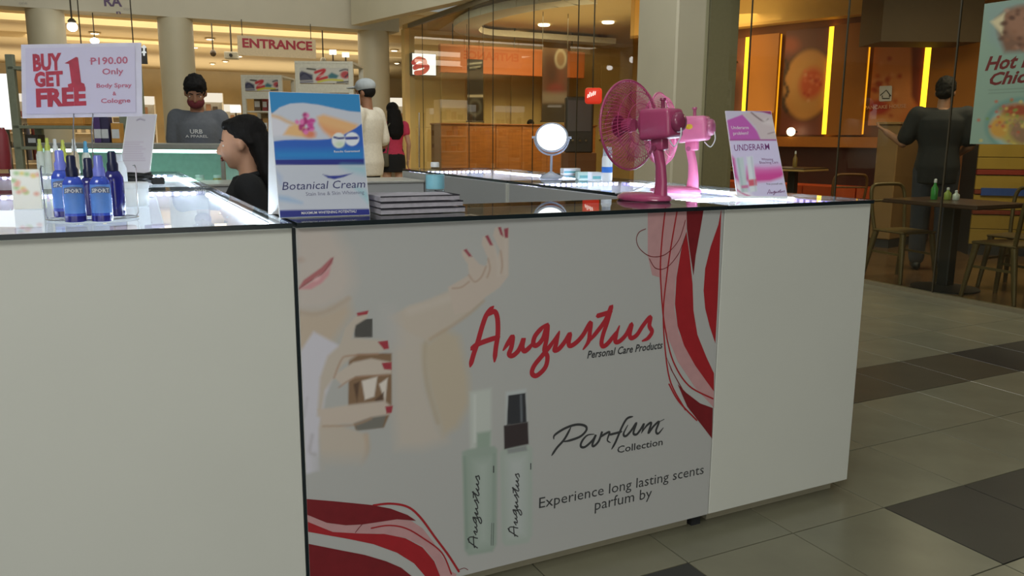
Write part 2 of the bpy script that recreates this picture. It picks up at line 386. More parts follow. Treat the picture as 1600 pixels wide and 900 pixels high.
def display_counter(label, x0, x1, y0, y1, outer, strips, tubes=(), group='white display counters of the kiosk', kick=True):
    """outer: materials of (front, right, back, left) faces"""
    t = thing('display_counter', label, 'counter', ((x0+x1)/2, (y0+y1)/2, 0), group=group)
    zb, zt = .045, 1.037; th = .014
    MB().bbox(x0, x1, y0, y0+th, zb, zt, .0015).build('front_panel', outer[0], t)
    MB().bbox(x0, x1, y1-th, y1, zb, zt, .0015).build('back_panel', outer[2], t)
    MB().bbox(x0, x0+th, y0+th, y1-th, zb, zt, .0015).build('side_panel', outer[3], t)
    MB().bbox(x1-th, x1, y0+th, y1-th, zb, zt, .0015).build('side_panel', outer[1], t)
    k = MB(); li = th+.001
    k.box(x0+li, x1-li, y1-li-.003, y1-li, .84, 1.03); k.box(x0+li, x0+li+.003, y0+li, y1-li, .84, 1.03); k.box(x1-li-.003, x1-li, y0+li, y1-li, .84, 1.03)
    k.build('lining', m_inner, t)
    MB().box(x0+th, x1-th, y0+th, y1-th, .825, .84).build('shelf', m_inner, t)
    MB().box(x0+.03, x1-.03, y0+.045, y1-.045, 0, .045).build('kick_board', m_kick, t)
    fo = .010 if y0 == FY else -.006
    MB().box(x0+.006, x1-.005, y0-fo, y1-.006, 1.0385, ZT).build('glass_top', m_gtop, t)
    edge_trim(t, x0+.006, x1-.005, y0-fo, y1-.006)
    for wall, mm in strips:
        if wall == 'back': led_strip(t, (x0+.03, y1-th-.005, 1.026), (x1-.03, y1-th-.005, 1.026), (0, -1, 0), mm)
        if wall == 'right': led_strip(t, (x1-th-.005, y0+.03, 1.026), (x1-th-.005, y1-.03, 1.026), (-1, 0, 0), mm)
        if wall == 'left': led_strip(t, (x0+th+.005, y0+.03, 1.026), (x0+th+.005, y1-.03, 1.026), (1, 0, 0), mm)
    for a, b in tubes: MB().tube([a, b], .007, 8).build('led_tube', m_tube, t, smooth=True)
    return t
LX0, LX1, CX1, RX1 = -.62, .395, 1.692, 2.33
FY = 1.93
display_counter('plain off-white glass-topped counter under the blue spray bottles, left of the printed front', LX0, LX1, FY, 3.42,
                (m_lam, m_lam_shade, m_lam, m_lam), (('back', m_led), ('left', m_led)), (((.371, 2.02, 1.022), (.371, 3.36, 1.022)),))
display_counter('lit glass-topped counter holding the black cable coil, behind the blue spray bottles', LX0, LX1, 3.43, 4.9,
                (m_lam, m_lam_shade, m_lam, m_lam), (('back', m_led),), (((.371, 3.5, 1.022), (.371, 4.85, 1.022)),))
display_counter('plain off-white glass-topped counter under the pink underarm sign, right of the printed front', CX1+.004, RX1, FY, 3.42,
                (m_lam, m_lam, m_lam, m_lam_shade), (('back', m_led), ('right', m_ledp)), (((2.30, 2.25, 1.03), (2.30, 3.3, 1.03)), ((1.80, 2.33, 1.03), (2.28, 2.33, 1.03))))
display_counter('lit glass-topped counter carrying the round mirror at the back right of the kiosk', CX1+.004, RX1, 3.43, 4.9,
                (m_lam, m_lam, m_lam, m_lam_shade), (('back', m_led), ('right', m_led)), ())
# back counter
t = thing('back_counter', 'low plain counter closing the rear of the kiosk', 'counter', (1.04, 4.7, 0))
MB().bbox(LX1+.01, CX1-.004, 4.5, 4.515, .045, .985, .0015).build('front_panel', m_lam_shade, t)
MB().bbox(LX1+.01, CX1-.004, 4.515, 4.89, .045, .985, .0015).build('body', m_lam_shade, t)
MB().bbox(LX1+.008, CX1-.002, 4.49, 4.89, .986, 1.0, .003).build('worktop', mat('grey_worktop', (186, 186, 180), .3), t)
MB().box(LX1+.03, CX1-.03, 4.54, 4.87, 0, .045).build('kick_board', m_kick, t)
# printed centre counter
ctr = thing('printed_counter', 'kiosk counter whose white front is printed with a perfume advertisement', 'counter', (1.05, 2.1, 0))
m_ban = vcmat('banner_print', .5)
CX0 = LX1+.009
MB().bbox(CX0, CX1, FY+.0125, 2.26, .045, 1.037, .0015).build('body', m_lam_shade, ctr)
MB().box(CX0+.004, CX1-.004, 1.92, 2.27, 1.0385, ZT).build('glass_top', m_gtop, ctr)
MB().box(CX0+.002, CX1-.002, FY+.014, 2.255, 1.0372, 1.0382).build('top_board', mat('dark_top_board', (70, 72, 76), .35), ctr)
edge_trim(ctr, CX0+.004, CX1-.004, 1.92, 2.27)
MB().box(CX0+.02, 1.645, FY+.045, 2.23, 0, .045).build('kick_board', m_kick, ctr)
MB().box(1.652, 1.688, FY+.03, FY+.09, 0, .045).build('foot', m_dark, ctr)
MB().box(LX1+.001, CX0-.001, FY+.003, FY+.012, .05, 1.036).build('seam_strip', m_gedge, ctr)
BP = Plane((CX0, FY, .045), (1, 0, 0), (0, 0, 1))
MB().bbox(CX0, CX1, FY, FY+.012, .045, 1.037, .001).build('front_panel', mat('banner_white', (188, 190, 186), .5, var=.01), ctr)

def pcol(base, alb=.50):
    b = np.array(lin(base))
    def f(r, g, b2): return tuple(np.clip(np.array(lin((r, g, b2)))/b*alb, 0, 1))
    return f
B = pcol((141, 143, 138))
def c5(p): return [(a/2.903+450, b/2.903+330) for a, b in p]
def c6(p): return [(a/2.902+700, b/2.903+330) for a, b in p]
def c7(p): return [(a/3+460, b/3+600) for a, b in p]
def c8(p): return [(a/3+700, b/3+600) for a, b in p]
def banner(x, y):
    P = Paint(x, y, B(139, 142, 136)); sk = B(151, 145, 131); skd = B(147, 138, 120); skw = B(158, 153, 141)
    # face, lips, chin
    P.poly([(455, 345), (520, 350), (548, 395), (556, 440), (545, 470), (505, 490), (455, 492)], B(152, 147, 137), 12, .8)
    P.poly([(455, 485), (505, 486), (545, 468), (552, 490), (520, 540), (470, 560), (455, 560)], B(150, 140, 122), 8, .8)
    P.stroke([(466, 487), (490, 491), (515, 484), (545, 466)], 5, B(138, 122, 100), 4, .6)
    P.ell((468, 406), (7, 4), B(140, 122, 108), 3, .6)
    P.poly([(466, 451), (474, 438), (488, 428), (502, 418), (517, 403), (521, 402), (519, 412), (508, 424), (490, 436), (474, 447)], B(136, 84, 84), 1.6)
    P.poly([(466, 452), (480, 445), (500, 431), (512, 421), (517, 415), (514, 430), (502, 443), (486, 452)], B(160, 118, 118), 2)
    P.stroke([(466, 452), (485, 439), (505, 426), (520, 404)], 1.6, B(110, 60, 62), 1)
    P.ell((495, 436), (5, 2.5), B(176, 146, 144), 2, .8, -.5)
    # collar and lace sleeve
    P.poly([(462, 560), (490, 518), (538, 544), (528, 570), (508, 620), (498, 690), (500, 735), (462, 745)], B(160, 161, 164), 3)
    P.stroke([(488, 680), (484, 705), (492, 710)], 4, B(128, 126, 126), 3, .6); P.stroke([(480, 622), (476, 650)], 3, B(134, 134, 136), 3, .5)
    # forearm hanging down behind, then raised forearm and hand
    P.poly([(612, 496), (668, 520), (668, 600), (690, 672), (700, 690), (660, 702), (618, 702), (612, 620)], B(151, 147, 135), 9, .85)
    P.poly([(660, 540), (695, 512), (718, 525), (733, 590), (735, 630), (715, 668), (692, 682), (672, 620), (663, 580)], B(148, 141, 122), 7, .9)
    P.stroke([(692, 514), (668, 530), (663, 560), (668, 605), (684, 660)], 4, B(138, 127, 102), 4, .7)
    P.poly([(606, 496), (640, 478), (670, 468), (700, 455), (722, 440), (738, 430), (760, 440), (752, 470), (732, 490), (700, 512), (682, 522), (668, 534), (640, 520)], sk, 3.2)
    P.poly([(596, 480), (618, 478), (626, 540), (600, 540)], B(144, 145, 139), 12, .8)
    P.stroke([(640, 486), (690, 470), (730, 452)], 10, skw, 6, .7); P.stroke([(672, 530), (700, 513), (733, 490), (755, 470)], 4, B(142, 124, 98), 3, .7)
    hand = c6([(0, 345), (60, 310), (95, 290), (90, 240), (65, 203), (62, 178), (84, 172), (112, 205), (142, 240), (172, 250), (182, 215), (153, 150), (156, 118), (180, 108), (206, 150), (226, 208), (236, 178), (204, 110), (212, 76), (235, 69), (254, 95), (262, 76), (276, 76), (275, 200), (275, 292), (235, 345), (170, 390), (100, 450), (30, 470)])
    P.poly(hand, B(154, 146, 133), 1.5)
    for a in ([(182, 215), (190, 260), (178, 300)], [(238, 180), (246, 240), (240, 280)], [(95, 290), (120, 320), (150, 300), (172, 252)], [(20, 350), (60, 345), (95, 320)]): P.stroke(c6(a), 2.2, B(134, 112, 92), 1.5, .8)
    P.stroke(c6([(262, 120), (262, 200), (262, 285)]), 4, skw, 3, .6); P.stroke(c6([(210, 150), (228, 230), (230, 290)]), 4, skw, 3, .6)
    for a in ([(70, 176), (84, 171), (110, 206), (95, 206)], [(168, 113), (182, 108), (205, 156), (190, 154)], [(226, 72), (240, 72), (253, 118), (238, 106)], [(253, 80), (274, 75), (272, 122), (258, 120)]): P.poly(c6(a), B(118, 52, 62), .9)
    # hand with flacon
    P.poly([(545, 552), (612, 552), (612, 640), (600, 668), (556, 672), (544, 640)], B(104, 84, 62), 1.6)
    for a in ([(565, 595), (590, 588), (585, 620), (570, 625)], [(592, 600), (606, 590), (602, 630)], [(556, 640), (580, 632), (575, 652)]): P.poly(a, B(172, 168, 156), 1.5, .85)
    for a in ([(552, 600), (562, 596), (558, 630)], [(585, 625), (600, 612), (598, 640)]): P.poly(a, B(72, 56, 42), 1.5, .9)
    P.poly([(553, 660), (604, 645), (598, 668), (558, 673)], B(92, 92, 84), 1.6)
    P.poly([(553, 499), (582, 498), (582, 527), (554, 528)], B(62, 62, 58), .9)
    P.poly([(512, 556), (530, 540), (553, 528), (600, 532), (608, 545), (590, 552), (560, 553), (536, 570), (522, 590), (508, 610), (498, 670), (502, 735), (560, 740), (572, 708), (576, 680), (552, 672), (496, 650), (500, 590)], sk, 3)
    P.poly([(520, 588), (552, 566), (580, 560), (612, 566), (612, 584), (590, 586), (556, 588), (535, 602)], B(155, 148, 134), 2)
    P.poly([(496, 640), (550, 632), (600, 626), (613, 636), (608, 648), (580, 652), (552, 662), (505, 664)], B(155, 147, 133), 2.4)
    P.poly([(530, 542), (540, 512), (556, 494), (576, 487), (572, 498), (556, 508), (548, 535)], sk, 1.8)
    P.stroke([(522, 590), (533, 563), (545, 556), (590, 553)], 2.5, B(132, 106, 84), 1.8, .8); P.stroke([(530, 605), (556, 590), (606, 586)], 2.2, B(132, 106, 84), 1.8, .8); P.stroke([(505, 666), (552, 664), (580, 654)], 2.5, B(134, 112, 88), 2, .8)
    P.stroke([(572, 680), (574, 705), (560, 735)], 6, B(146, 126, 100), 4, .6)
    P.poly([(495, 715), (585, 715), (585, 760), (495, 760)], B(139, 142, 136), 14, .9)
    for a in ([(557, 489), (576, 485), (574, 491), (559, 494)], [(590, 534), (606, 532), (608, 545), (600, 546)], [(596, 567), (612, 566), (612, 578), (600, 577)], [(602, 635), (614, 634), (612, 645), (604, 646)]): P.poly(a, B(126, 44, 52), 1)
    # printed bottles
    P.poly([(733, 612), (768, 606), (768, 700), (734, 702)], B(150, 157, 148), 2.5, .8); P.poly([(744, 676), (768, 672), (767, 702), (744, 704)], B(118, 134, 120), 2, .7)
    P.stroke([(742, 618), (742, 690)], 3, B(166, 172, 164), 2, .7)
    P.poly([(722, 706), (732, 702), (772, 697), (777, 702), (776, 850), (770, 862), (732, 868), (726, 860)], B(120, 134, 122), 2.2)
    P.poly([(740, 720), (768, 716), (766, 850), (744, 856)], B(134, 146, 136), 8, .8); P.stroke([(726, 715), (730, 855)], 3, B(98, 116, 102), 3, .7); P.stroke([(772, 710), (770, 850)], 2.5, B(104, 120, 108), 2.5, .6)
    P.poly([(790, 612), (822, 607), (824, 662), (790, 664)], B(146, 154, 150), 2, .8)
    P.poly([(781, 706), (788, 700), (824, 695), (832, 700), (832, 836), (826, 848), (790, 853), (784, 846)], B(132, 143, 133), 2)
    P.poly([(792, 715), (822, 712), (820, 836), (796, 840)], B(144, 152, 146), 7, .8)
    P.poly([(794, 618), (821, 614), (823, 660), (792, 664)], B(40, 42, 44), 1); P.stroke([(814, 618), (815, 658)], 2.5, B(96, 104, 106), 1.5, .8)
    P.poly([(787, 665), (825, 659), (826, 694), (788, 702)], B(44, 38, 38), 1)
    P.poly([(792, 702), (822, 696), (824, 704), (794, 709)], B(112, 118, 114), 1.5)
    return P.c
vgrid('printed_picture', BP, .001, CX1-CX0-.001, .001, .991, 430, 330, banner, m_ban, ctr)
m_red = mat('print_red', (166, 36, 44), .5, var=.05); m_dred = mat('print_dark_red', (122, 28, 36), .5, var=.08); m_pink = mat('print_pink', (196, 152, 154), .5, var=.05)
m_blk = mat('print_black', (32, 33, 34), .5); m_gry = mat('print_grey', (60, 62, 64), .5); m_wht = mat('print_white', (225, 226, 226), .5, var=.02)
def clip_bottom(p): return [(a, b) for a, b in p]
class Each:
    """every printed shape a part of its own"""
    def __init__(s, pl_, k, m, par, nm): s.a = (pl_, k, m, par, nm); s.i = 0
    def go(s, fn, *q, **kw):
        pl_, k, m, par, nm = s.a; P = Print(pl_, k+s.i*.00003); s.i += 1; getattr(P, fn)(*q, **kw); return P.build(nm, m, par)
    def poly(s, *q, **kw): return s.go('poly', *q, **kw)
    def stroke(s, *q, **kw): return s.go('stroke', *q, **kw)
    def text(s, *q, **kw): return s.go('text', *q, **kw)
pk = Each(BP, .0008, m_pink, ctr, 'printed_swirl')
pk.poly(c6([(905, -14), (1080, -18), (1080, 80), (1050, 190), (1030, 320), (1025, 440), (1045, 550), (1100, 660), (1205, 820), (1204, 890), (1120, 800), (1040, 680), (992, 560), (970, 430), (958, 300), (925, 290), (905, 200)]))
pk.poly(c7([(60, 612), (150, 648), (240, 660), (320, 656), (400, 643), (480, 632), (545, 640), (600, 675), (650, 740), (700, 820), (735, 878), (760, 890), (748, 920), (690, 935), (660, 830), (600, 760), (520, 720), (400, 700), (300, 700), (180, 695), (62, 645)]))
rd = Each(BP, .0011, m_red, ctr, 'printed_swirl')
rd.poly(c6([(1080, 90), (1055, 180), (1035, 300), (1028, 420), (1040, 520), (1070, 610), (1120, 700), (1170, 770), (1205, 818), (1205, 735), (1170, 660), (1130, 560), (1112, 450), (1108, 330), (1095, 200)]))
rd.poly(c6([(1239, -16), (1225, 60), (1190, 160), (1165, 260), (1158, 360), (1165, 440), (1185, 520), (1211, 600), (1222, 400), (1232, 150)]))
rd.poly(c7([(62, 645), (180, 693), (300, 700), (420, 702), (520, 722), (600, 765), (655, 830), (694, 930), (640, 945), (612, 900), (560, 840), (480, 790), (370, 750), (250, 725), (64, 692)]))
for q, wd in (([(985, -14), (970, 120), (962, 260), (970, 420), (985, 540), (1020, 680), (1090, 790), (1200, 850)], .005), ([(1040, -14), (1010, 160), (990, 300), (975, 460), (985, 640), (1010, 780), (1075, 900)], .005)): rd.stroke(c6(q), wd)
rd.stroke(c8([(1035, 0), (1080, 80), (1165, 170)]), .005)
rd.stroke(c7([(370, 568), (450, 560), (530, 575), (590, 625), (660, 720), (720, 800), (770, 878)]), .006); rd.stroke(c7([(360, 675), (440, 662), (520, 675), (600, 720), (690, 790), (735, 890)]), .004)
dr = Each(BP, .0014, m_dred, ctr, 'printed_swirl')
dr.poly(c6([(1080, -17), (1160, -19), (1140, 100), (1122, 200), (1112, 292), (1095, 180), (1082, 80)]))
dr.poly(c8([(1075, 0), (1115, 40), (1180, 90), (1240, 112), (1236, 255), (1180, 182), (1120, 105)])); dr.poly(c6([(985, 650), (1010, 720), (1060, 810), (1095, 900), (1110, 896), (1060, 800), (1020, 730)]))
dr.poly(c7([(57, 538), (200, 550), (360, 566), (450, 583), (530, 613), (570, 640), (480, 633), (400, 645), (320, 657), (240, 661), (150, 649), (60, 612)]))
dr.poly(c7([(66, 748), (200, 775), (330, 800), (430, 830), (500, 860), (550, 900), (580, 958), (300, 1020), (80, 1075)]))
dr.stroke(c6([(895, 80), (865, 95), (853, 130), (870, 172), (920, 205), (985, 195), (1045, 130), (1075, 40)]), .0022); dr.stroke(c6([(912, 215), (940, 258), (990, 255), (1045, 190), (1075, 110)]), .0022)
dr.stroke(c7([(770, 870), (795, 862), (812, 870)]), .0018); dr.stroke(c7([(285, 695), (300, 675), (318, 655)]), .0018)
AUG = [[(100, 705), (115, 650), (135, 590), (155, 520), (175, 468), (205, 432)], [(165, 472), (188, 462), (212, 456), (224, 490), (225, 560), (216, 620), (210, 682)], [(104, 628), (130, 605), (190, 582), (233, 570)],
       [(250, 630), (270, 600), (292, 568), (287, 615), (276, 648), (292, 655), (316, 635), (332, 605), (342, 578), (336, 615), (346, 634), (366, 620), (388, 592)],
       [(450, 510), (424, 530), (394, 566), (386, 600), (402, 608), (430, 576), (450, 515), (446, 580), (436, 630), (450, 660), (440, 708), (402, 745), (380, 735), (390, 700), (430, 650), (470, 600), (504, 545)],
       [(504, 548), (490, 600), (482, 630), (502, 624), (530, 590), (552, 556), (546, 600), (556, 610), (582, 594), (612, 560), (645, 505), (642, 550), (636, 590), (612, 626)],
       [(634, 596), (680, 540), (715, 490), (740, 430), (722, 500), (702, 560), (695, 600), (706, 612), (732, 590), (762, 545)], [(672, 476), (706, 466), (742, 456)],
       [(776, 520), (762, 560), (758, 590), (776, 590), (806, 560), (832, 512), (823, 560), (832, 575), (856, 560), (882, 520), (916, 480), (912, 520), (924, 546), (906, 575), (880, 588)]]
lg = Print(BP, .0010)
for s_ in AUG: lg.stroke(c6(s_), .0142, taper=.12)
lg.build('lettering', mat('print_red_logo', (178, 44, 56), .5, var=.04), ctr)
bk = Print(BP, .0010)
bt = Each(BP, .0010, m_gry, ctr, 'lettering')
PAR = [[(485, 335), (510, 298), (545, 258), (575, 203)], [(495, 258), (500, 238), (548, 207), (600, 190), (640, 195), (648, 215), (620, 245), (570, 264), (535, 270)],
       [(684, 235), (652, 240), (627, 268), (622, 292), (642, 294), (678, 262), (692, 238), (676, 282), (684, 290), (706, 266), (722, 222), (716, 244), (738, 232), (756, 226), (746, 262), (760, 274)],
       [(866, 152), (838, 162), (814, 202), (786, 268), (766, 305)], [(754, 238), (786, 230), (815, 222)],
       [(842, 192), (822, 232), (832, 244), (856, 220), (882, 182), (868, 228), (882, 236), (900, 215), (918, 186), (906, 230)], [(908, 226), (930, 195), (952, 182), (938, 230), (962, 198), (988, 176), (974, 218), (984, 232), (1008, 205)], [(982, 180), (1012, 165)]]
for s_ in PAR: bk.stroke(c8(s_), .0075, taper=.2)
bt.text('Collection', (964, 708), (1035, 695), 11, .012)
bt.text('Experience long lasting scents', (842, 794), (1099, 740), 17)
bt.text('parfum by', (929, 797), (1018, 777), 17)
bt.text('Personal Care Products', (917, 560), (1035, 544), 12, .02, .25)
bk.build('lettering', m_gry, ctr)
# lettering running up the two printed bottles
def vert_aug(x0, y0, x1, y1, h):
    bk = Print(BP, .0010)
    """baseline from (x0,y0) bottom to (x1,y1) top; h letter height to the left"""
    ex, ey = (x1-x0)/830., (y1-y0)/830.
    hx, hy = -h/330., -.0
    for s_ in AUG:
        q = [(x0+(a-100)*ex+((690-.155*(a-100))-b)*hx, y0+(a-100)*ey+((690-.155*(a-100))-b)*hy) for a, b in s_]; bk.stroke(q, .0032, 4)
    bk.build('lettering', m_gry, ctr)
vert_aug(745, 856, 748, 742, 20); vert_aug(808, 838, 810, 739, 20)
for q_, w_ in (([(771, 728), (771, 738)], .003), ([(829, 724), (829, 733)], .003), ([(768, 817), (767, 852)], .0012), ([(771, 817), (770, 852)], .0012)): bt.stroke(q_, w_, 2)
# ------------------------------------------------------------------ things on the counters
def lean_plane(bl, br, tl_px):
    """plane standing on the edge bl-br whose top left corner falls on photo pixel tl_px: returns plane, width, height"""
    bl, br = np.array(bl, float), np.array(br, float); u = br-bl; W = np.linalg.norm(u); u /= W; back = np.cross([0, 0, 1], u); best = None
    for th in np.linspace(-.5, 1.0, 301):
        v = np.array([0, 0, 1])*math.cos(th)+back*math.sin(th)
        for h in np.linspace(.1, .45, 141):
            e = np.hypot(*(proj(bl+v*h)-np.array(tl_px)))
            if best is None or e < best[0]: best = (e, th, h, v)
    return Plane(bl, u, best[3]), W, best[2]
def slab(mb, P, W, h, t):
    c = P.pt(W/2, h/2, -t/2); return mb.obox(c, Vector(P.u)*W/2, Vector(P.v)*h/2, Vector(P.n)*t/2)
m_acr = mat('acrylic_white', (236, 238, 240), .2, var=.01)
m_card = mat('card_white', (232, 234, 238), .5, var=.01)

# ---- botanical tent card
bl = atZ(437, 341, ZT+.001); br = bl+Vector((.226, -.004, 0))
TPL, tw, thh = lean_plane(bl, br, (420, 143))
tc = thing('tent_card', 'blue and white botanical cream tent card standing over the counter seam', 'sign', tuple(bl))
slab(MB(), TPL, tw, thh, .003).build('front_panel', m_card, tc)
top = TPL.pt(0, thh, -.003); kb = Vector(bl)+Vector((-.006, .115, 0))
e1 = Vector(TPL.u)*tw; bmv = [top, top+e1, kb+e1, kb]; nn = (bmv[1]-bmv[0]).cross(bmv[3]-bmv[0]).normalized()*.0025
MB().add(bmv+[q+nn for q in bmv], [(0, 1, 2, 3), (7, 6, 5, 4), (0, 4, 5, 1), (1, 5, 6, 2), (2, 6, 7, 3), (3, 7, 4, 0)]).build('back_panel', m_card, tc)
KB = lambda r, g, b: lin((r, g, b))
def c9(p): return [(a/4.09+400, b/4.09+130) for a, b in p]
def botan(x, y):
    P = Paint(x, y, KB(196, 202, 216))
    P.poly(c9([(80, 40), (670, 60), (672, 185), (600, 180), (500, 160), (400, 138), (300, 126), (220, 130), (150, 155), (85, 210)]), KB(52, 136, 196), 1)
    P.poly(c9([(60, 195), (110, 200), (180, 240), (250, 262), (240, 330), (180, 335), (90, 345)]), KB(214, 214, 226), 4)
    P.stroke(c9([(95, 205), (150, 220), (200, 245), (250, 262)]), 5, KB(214, 176, 130), 2.5, .9)
    P.poly(c9([(175, 330), (210, 275), (250, 262), (300, 270), (340, 310), (380, 345), (300, 345)]), KB(226, 182, 128), 2.5); P.ell(c9([(345, 325)])[0], (9, 6), KB(216, 130, 100), 3)
    P.poly(c9([(390, 215), (430, 200), (520, 225), (650, 265), (640, 300), (520, 345), (480, 348), (430, 300), (400, 255)]), KB(226, 178, 126), 3); P.poly(c9([(410, 265), (470, 290), (560, 310), (500, 345), (440, 310)]), KB(220, 138, 96), 6, .7)
    rnd = random.Random(3)
    for i in range(26): P.ell(c9([(320+rnd.gauss(0, 24), 265+rnd.gauss(0, 32))])[0], (4, 3.2), rnd.choice([KB(196, 70, 150), KB(222, 120, 180), KB(170, 50, 120)]), 1.4, .85, rnd.random()*3)
    P.poly(c9([(112, 372), (160, 365), (250, 360), (360, 362), (460, 358), (560, 330), (640, 285), (680, 255), (690, 490), (120, 490)]), KB(48, 98, 190), 1)
    P.poly(c9([(116, 430), (690, 425), (690, 490), (120, 490)]), KB(44, 140, 206), 7, .8)
    P.poly(c9([(120, 490), (690, 484), (694, 522), (125, 522)]), KB(44, 52, 136), .8)
    P.ell(c9([(528, 365)])[0], (10.5, 12), KB(224, 230, 230), 1); P.ell(c9([(614, 357)])[0], (11, 10.5), KB(226, 232, 240), 1); P.stroke(c9([(500, 345), (528, 352), (560, 350)]), 3.2, KB(50, 60, 130), .8); P.stroke(c9([(578, 352), (645, 350)]), 4.5, KB(56, 70, 150), .8); P.ell(c9([(535, 392)])[0], (6, 4), KB(190, 214, 170), 3, .7)
    P.poly(c9([(550, 530), (620, 560), (700, 580), (700, 535)]), KB(120, 196, 210), 8, .7); P.poly(c9([(120, 720), (200, 730), (290, 765), (160, 745)]), KB(110, 170, 220), 5, .7); P.poly(c9([(640, 670), (700, 690), (735, 740), (720, 760)]), KB(120, 200, 210), 6, .7); P.poly(c9([(120, 560), (160, 600), (160, 640)]), KB(140, 170, 220), 6, .6)
    P.poly(c9([(425, 582), (470, 592), (530, 590), (620, 575), (560, 600), (500, 614), (460, 606)]), KB(50, 62, 150), .9)
    P.poly(c9([(150, 812), (740, 802), (745, 850), (150, 856)]), KB(44, 52, 136), .8); P.poly(c9([(150, 856), (745, 850), (745, 905), (150, 905)]), KB(74, 104, 160), 1)
    return P.c
m_bprint = vcmat('tent_card_print', .4)
vgrid('printed_picture', TPL, .001, tw-.001, .001, thh-.001, 90, 122, botan, m_bprint, tc)
lt = Each(TPL, .0008, mat('print_indigo', (58, 60, 110), .5), tc, 'lettering')
def serif_script(E_, txt_pl, txt_pr, cap, txt, shear=.2): return E_.text(txt, txt_pl, txt_pr, cap, 0.0, shear)
serif_script(lt, (441, 297), (571, 293), 13, 'Botanical Cream')
lt2 = Each(TPL, .0008, mat('print_slate', (120, 122, 150), .5), tc, 'lettering'); lt2.text('Stain line & Skin Whitening', (478, 306), (569, 303), 6)
lt3 = Each(TPL, .0008, m_wht, tc, 'lettering'); lt3.text('MAXIMUM WHITENING POTENTIAL!', (471, 335), (557, 332), 4.2, .01); lt3.text('Results Guaranteed', (522, 238.5), (562, 237.5), 3.4, .01)

# ---- underarm sign
bl = atZ(1152, 308, ZT+.001); br = atZ(1231, 309, ZT+.001)
UPL, uw, uh = lean_plane(bl, br, (1133, 173))
us = thing('counter_sign', 'pink and white underarm care sign standing on the right counter', 'sign', tuple(bl))
slab(MB(), UPL, uw, uh, .005).build('panel', m_acr, us)
bb = Vector(bl)-Vector(UPL.n)*.004; n2 = Vector((-UPL.u[1], UPL.u[0], 0)).normalized()
MB().obox(Vector(bl)+Vector(UPL.u)*uw/2+n2*.045+Vector((0, 0, .002)), Vector(UPL.u)*uw/2, n2*.045, Vector((0, 0, .002))).build('foot', m_acr, us)
def c3(p): return [(a/5+1040, b/5+160) for a, b in p]
def under(x, y):
    P = Paint(x, y, KB(206, 200, 232))
    P.poly(c3([(465, 60), (870, 70), (895, 298), (505, 298)]), KB(196, 190, 214), 1); P.poly(c3([(480, 140), (600, 95), (660, 160), (720, 230), (745, 290), (505, 296)]), KB(186, 88, 176), 1)
    P.poly(c3([(600, 90), (650, 75), (760, 85), (870, 110), (890, 290), (745, 290), (700, 190)]), KB(200, 186, 190), 2); P.stroke(c3([(670, 80), (720, 120), (770, 150), (800, 130)]), 2, KB(120, 96, 100), 1); P.stroke(c3([(780, 150), (840, 165)]), 6, KB(214, 204, 206), 4); P.stroke(c3([(800, 245), (850, 232)]), 1.5, KB(130, 104, 110), 1, .8)
    P.poly(c3([(610, 60), (870, 70), (870, 108), (760, 78)]), KB(150, 50, 110), 1)
    P.poly(c3([(500, 288), (895, 288), (895, 299), (500, 298)]), KB(160, 60, 140), .7)
    P.poly(c3([(640, 505), (780, 515), (905, 505), (935, 560), (900, 590), (820, 615), (720, 622), (620, 610)]), KB(204, 66, 150), 3); P.poly(c3([(640, 500), (905, 490), (915, 530), (640, 545)]), KB(214, 130, 196), 6, .8)
    P.poly(c3([(505, 400), (540, 440), (560, 560), (600, 690), (560, 720), (548, 640)]), KB(196, 90, 160), 2); P.poly(c3([(545, 600), (600, 660), (690, 735), (556, 735)]), KB(236, 232, 244), 3); P.stroke(c3([(555, 680), (600, 710), (660, 735)]), 2, KB(200, 80, 150), 1)
    P.poly(c3([(552, 435), (605, 428), (645, 700), (590, 705)]), KB(190, 206, 210), 1.4); P.stroke(c3([(565, 440), (605, 690)]), 2.5, KB(150, 176, 184), 1.5, .7); P.poly(c3([(590, 650), (645, 645), (648, 668), (594, 672)]), KB(196, 120, 160), 1)
    P.poly(c3([(632, 425), (680, 420), (715, 690), (660, 705)]), KB(214, 222, 230), 1.4); P.poly(c3([(645, 605), (710, 598), (714, 648), (652, 655)]), KB(206, 90, 110), 1.2); P.stroke(c3([(670, 430), (705, 690)]), 2, KB(170, 180, 196), 1.5, .7)
    return P.c
vgrid('printed_picture', UPL, .001, uw-.001, .001, uh-.001, 75, 110, under, m_bprint, us)
E1 = Each(UPL, .0008, m_wht, us, 'lettering'); E1.text('Underarm', (1143, 202), (1170, 202), 5.2); E1.text('problem?', (1146, 211), (1170, 210.5), 5.2)
E2 = Each(UPL, .0008, mat('print_purple', (116, 44, 120), .5), us, 'lettering'); E2.text('UNDERARM', (1148, 236), (1204, 234), 10, .004, .2); E2.text('Whitening', (1190, 251), (1208, 251), 4); E2.text('Bleaching Care', (1187, 256), (1216, 255.5), 4)
E3 = Each(UPL, .0008, m_blk, us, 'lettering'); E3.text('Free yourself with', (1198, 289), (1223, 288.5), 2.8)
ap = Print(UPL, .0008)
for s_ in AUG: ap.stroke([(1199+(a-100)/830*27, 299.5+(b-545)/330*9) for a, b in s_], .0015, 4)
ap.build('lettering', mat('print_purple2', (110, 50, 110), .5), us)

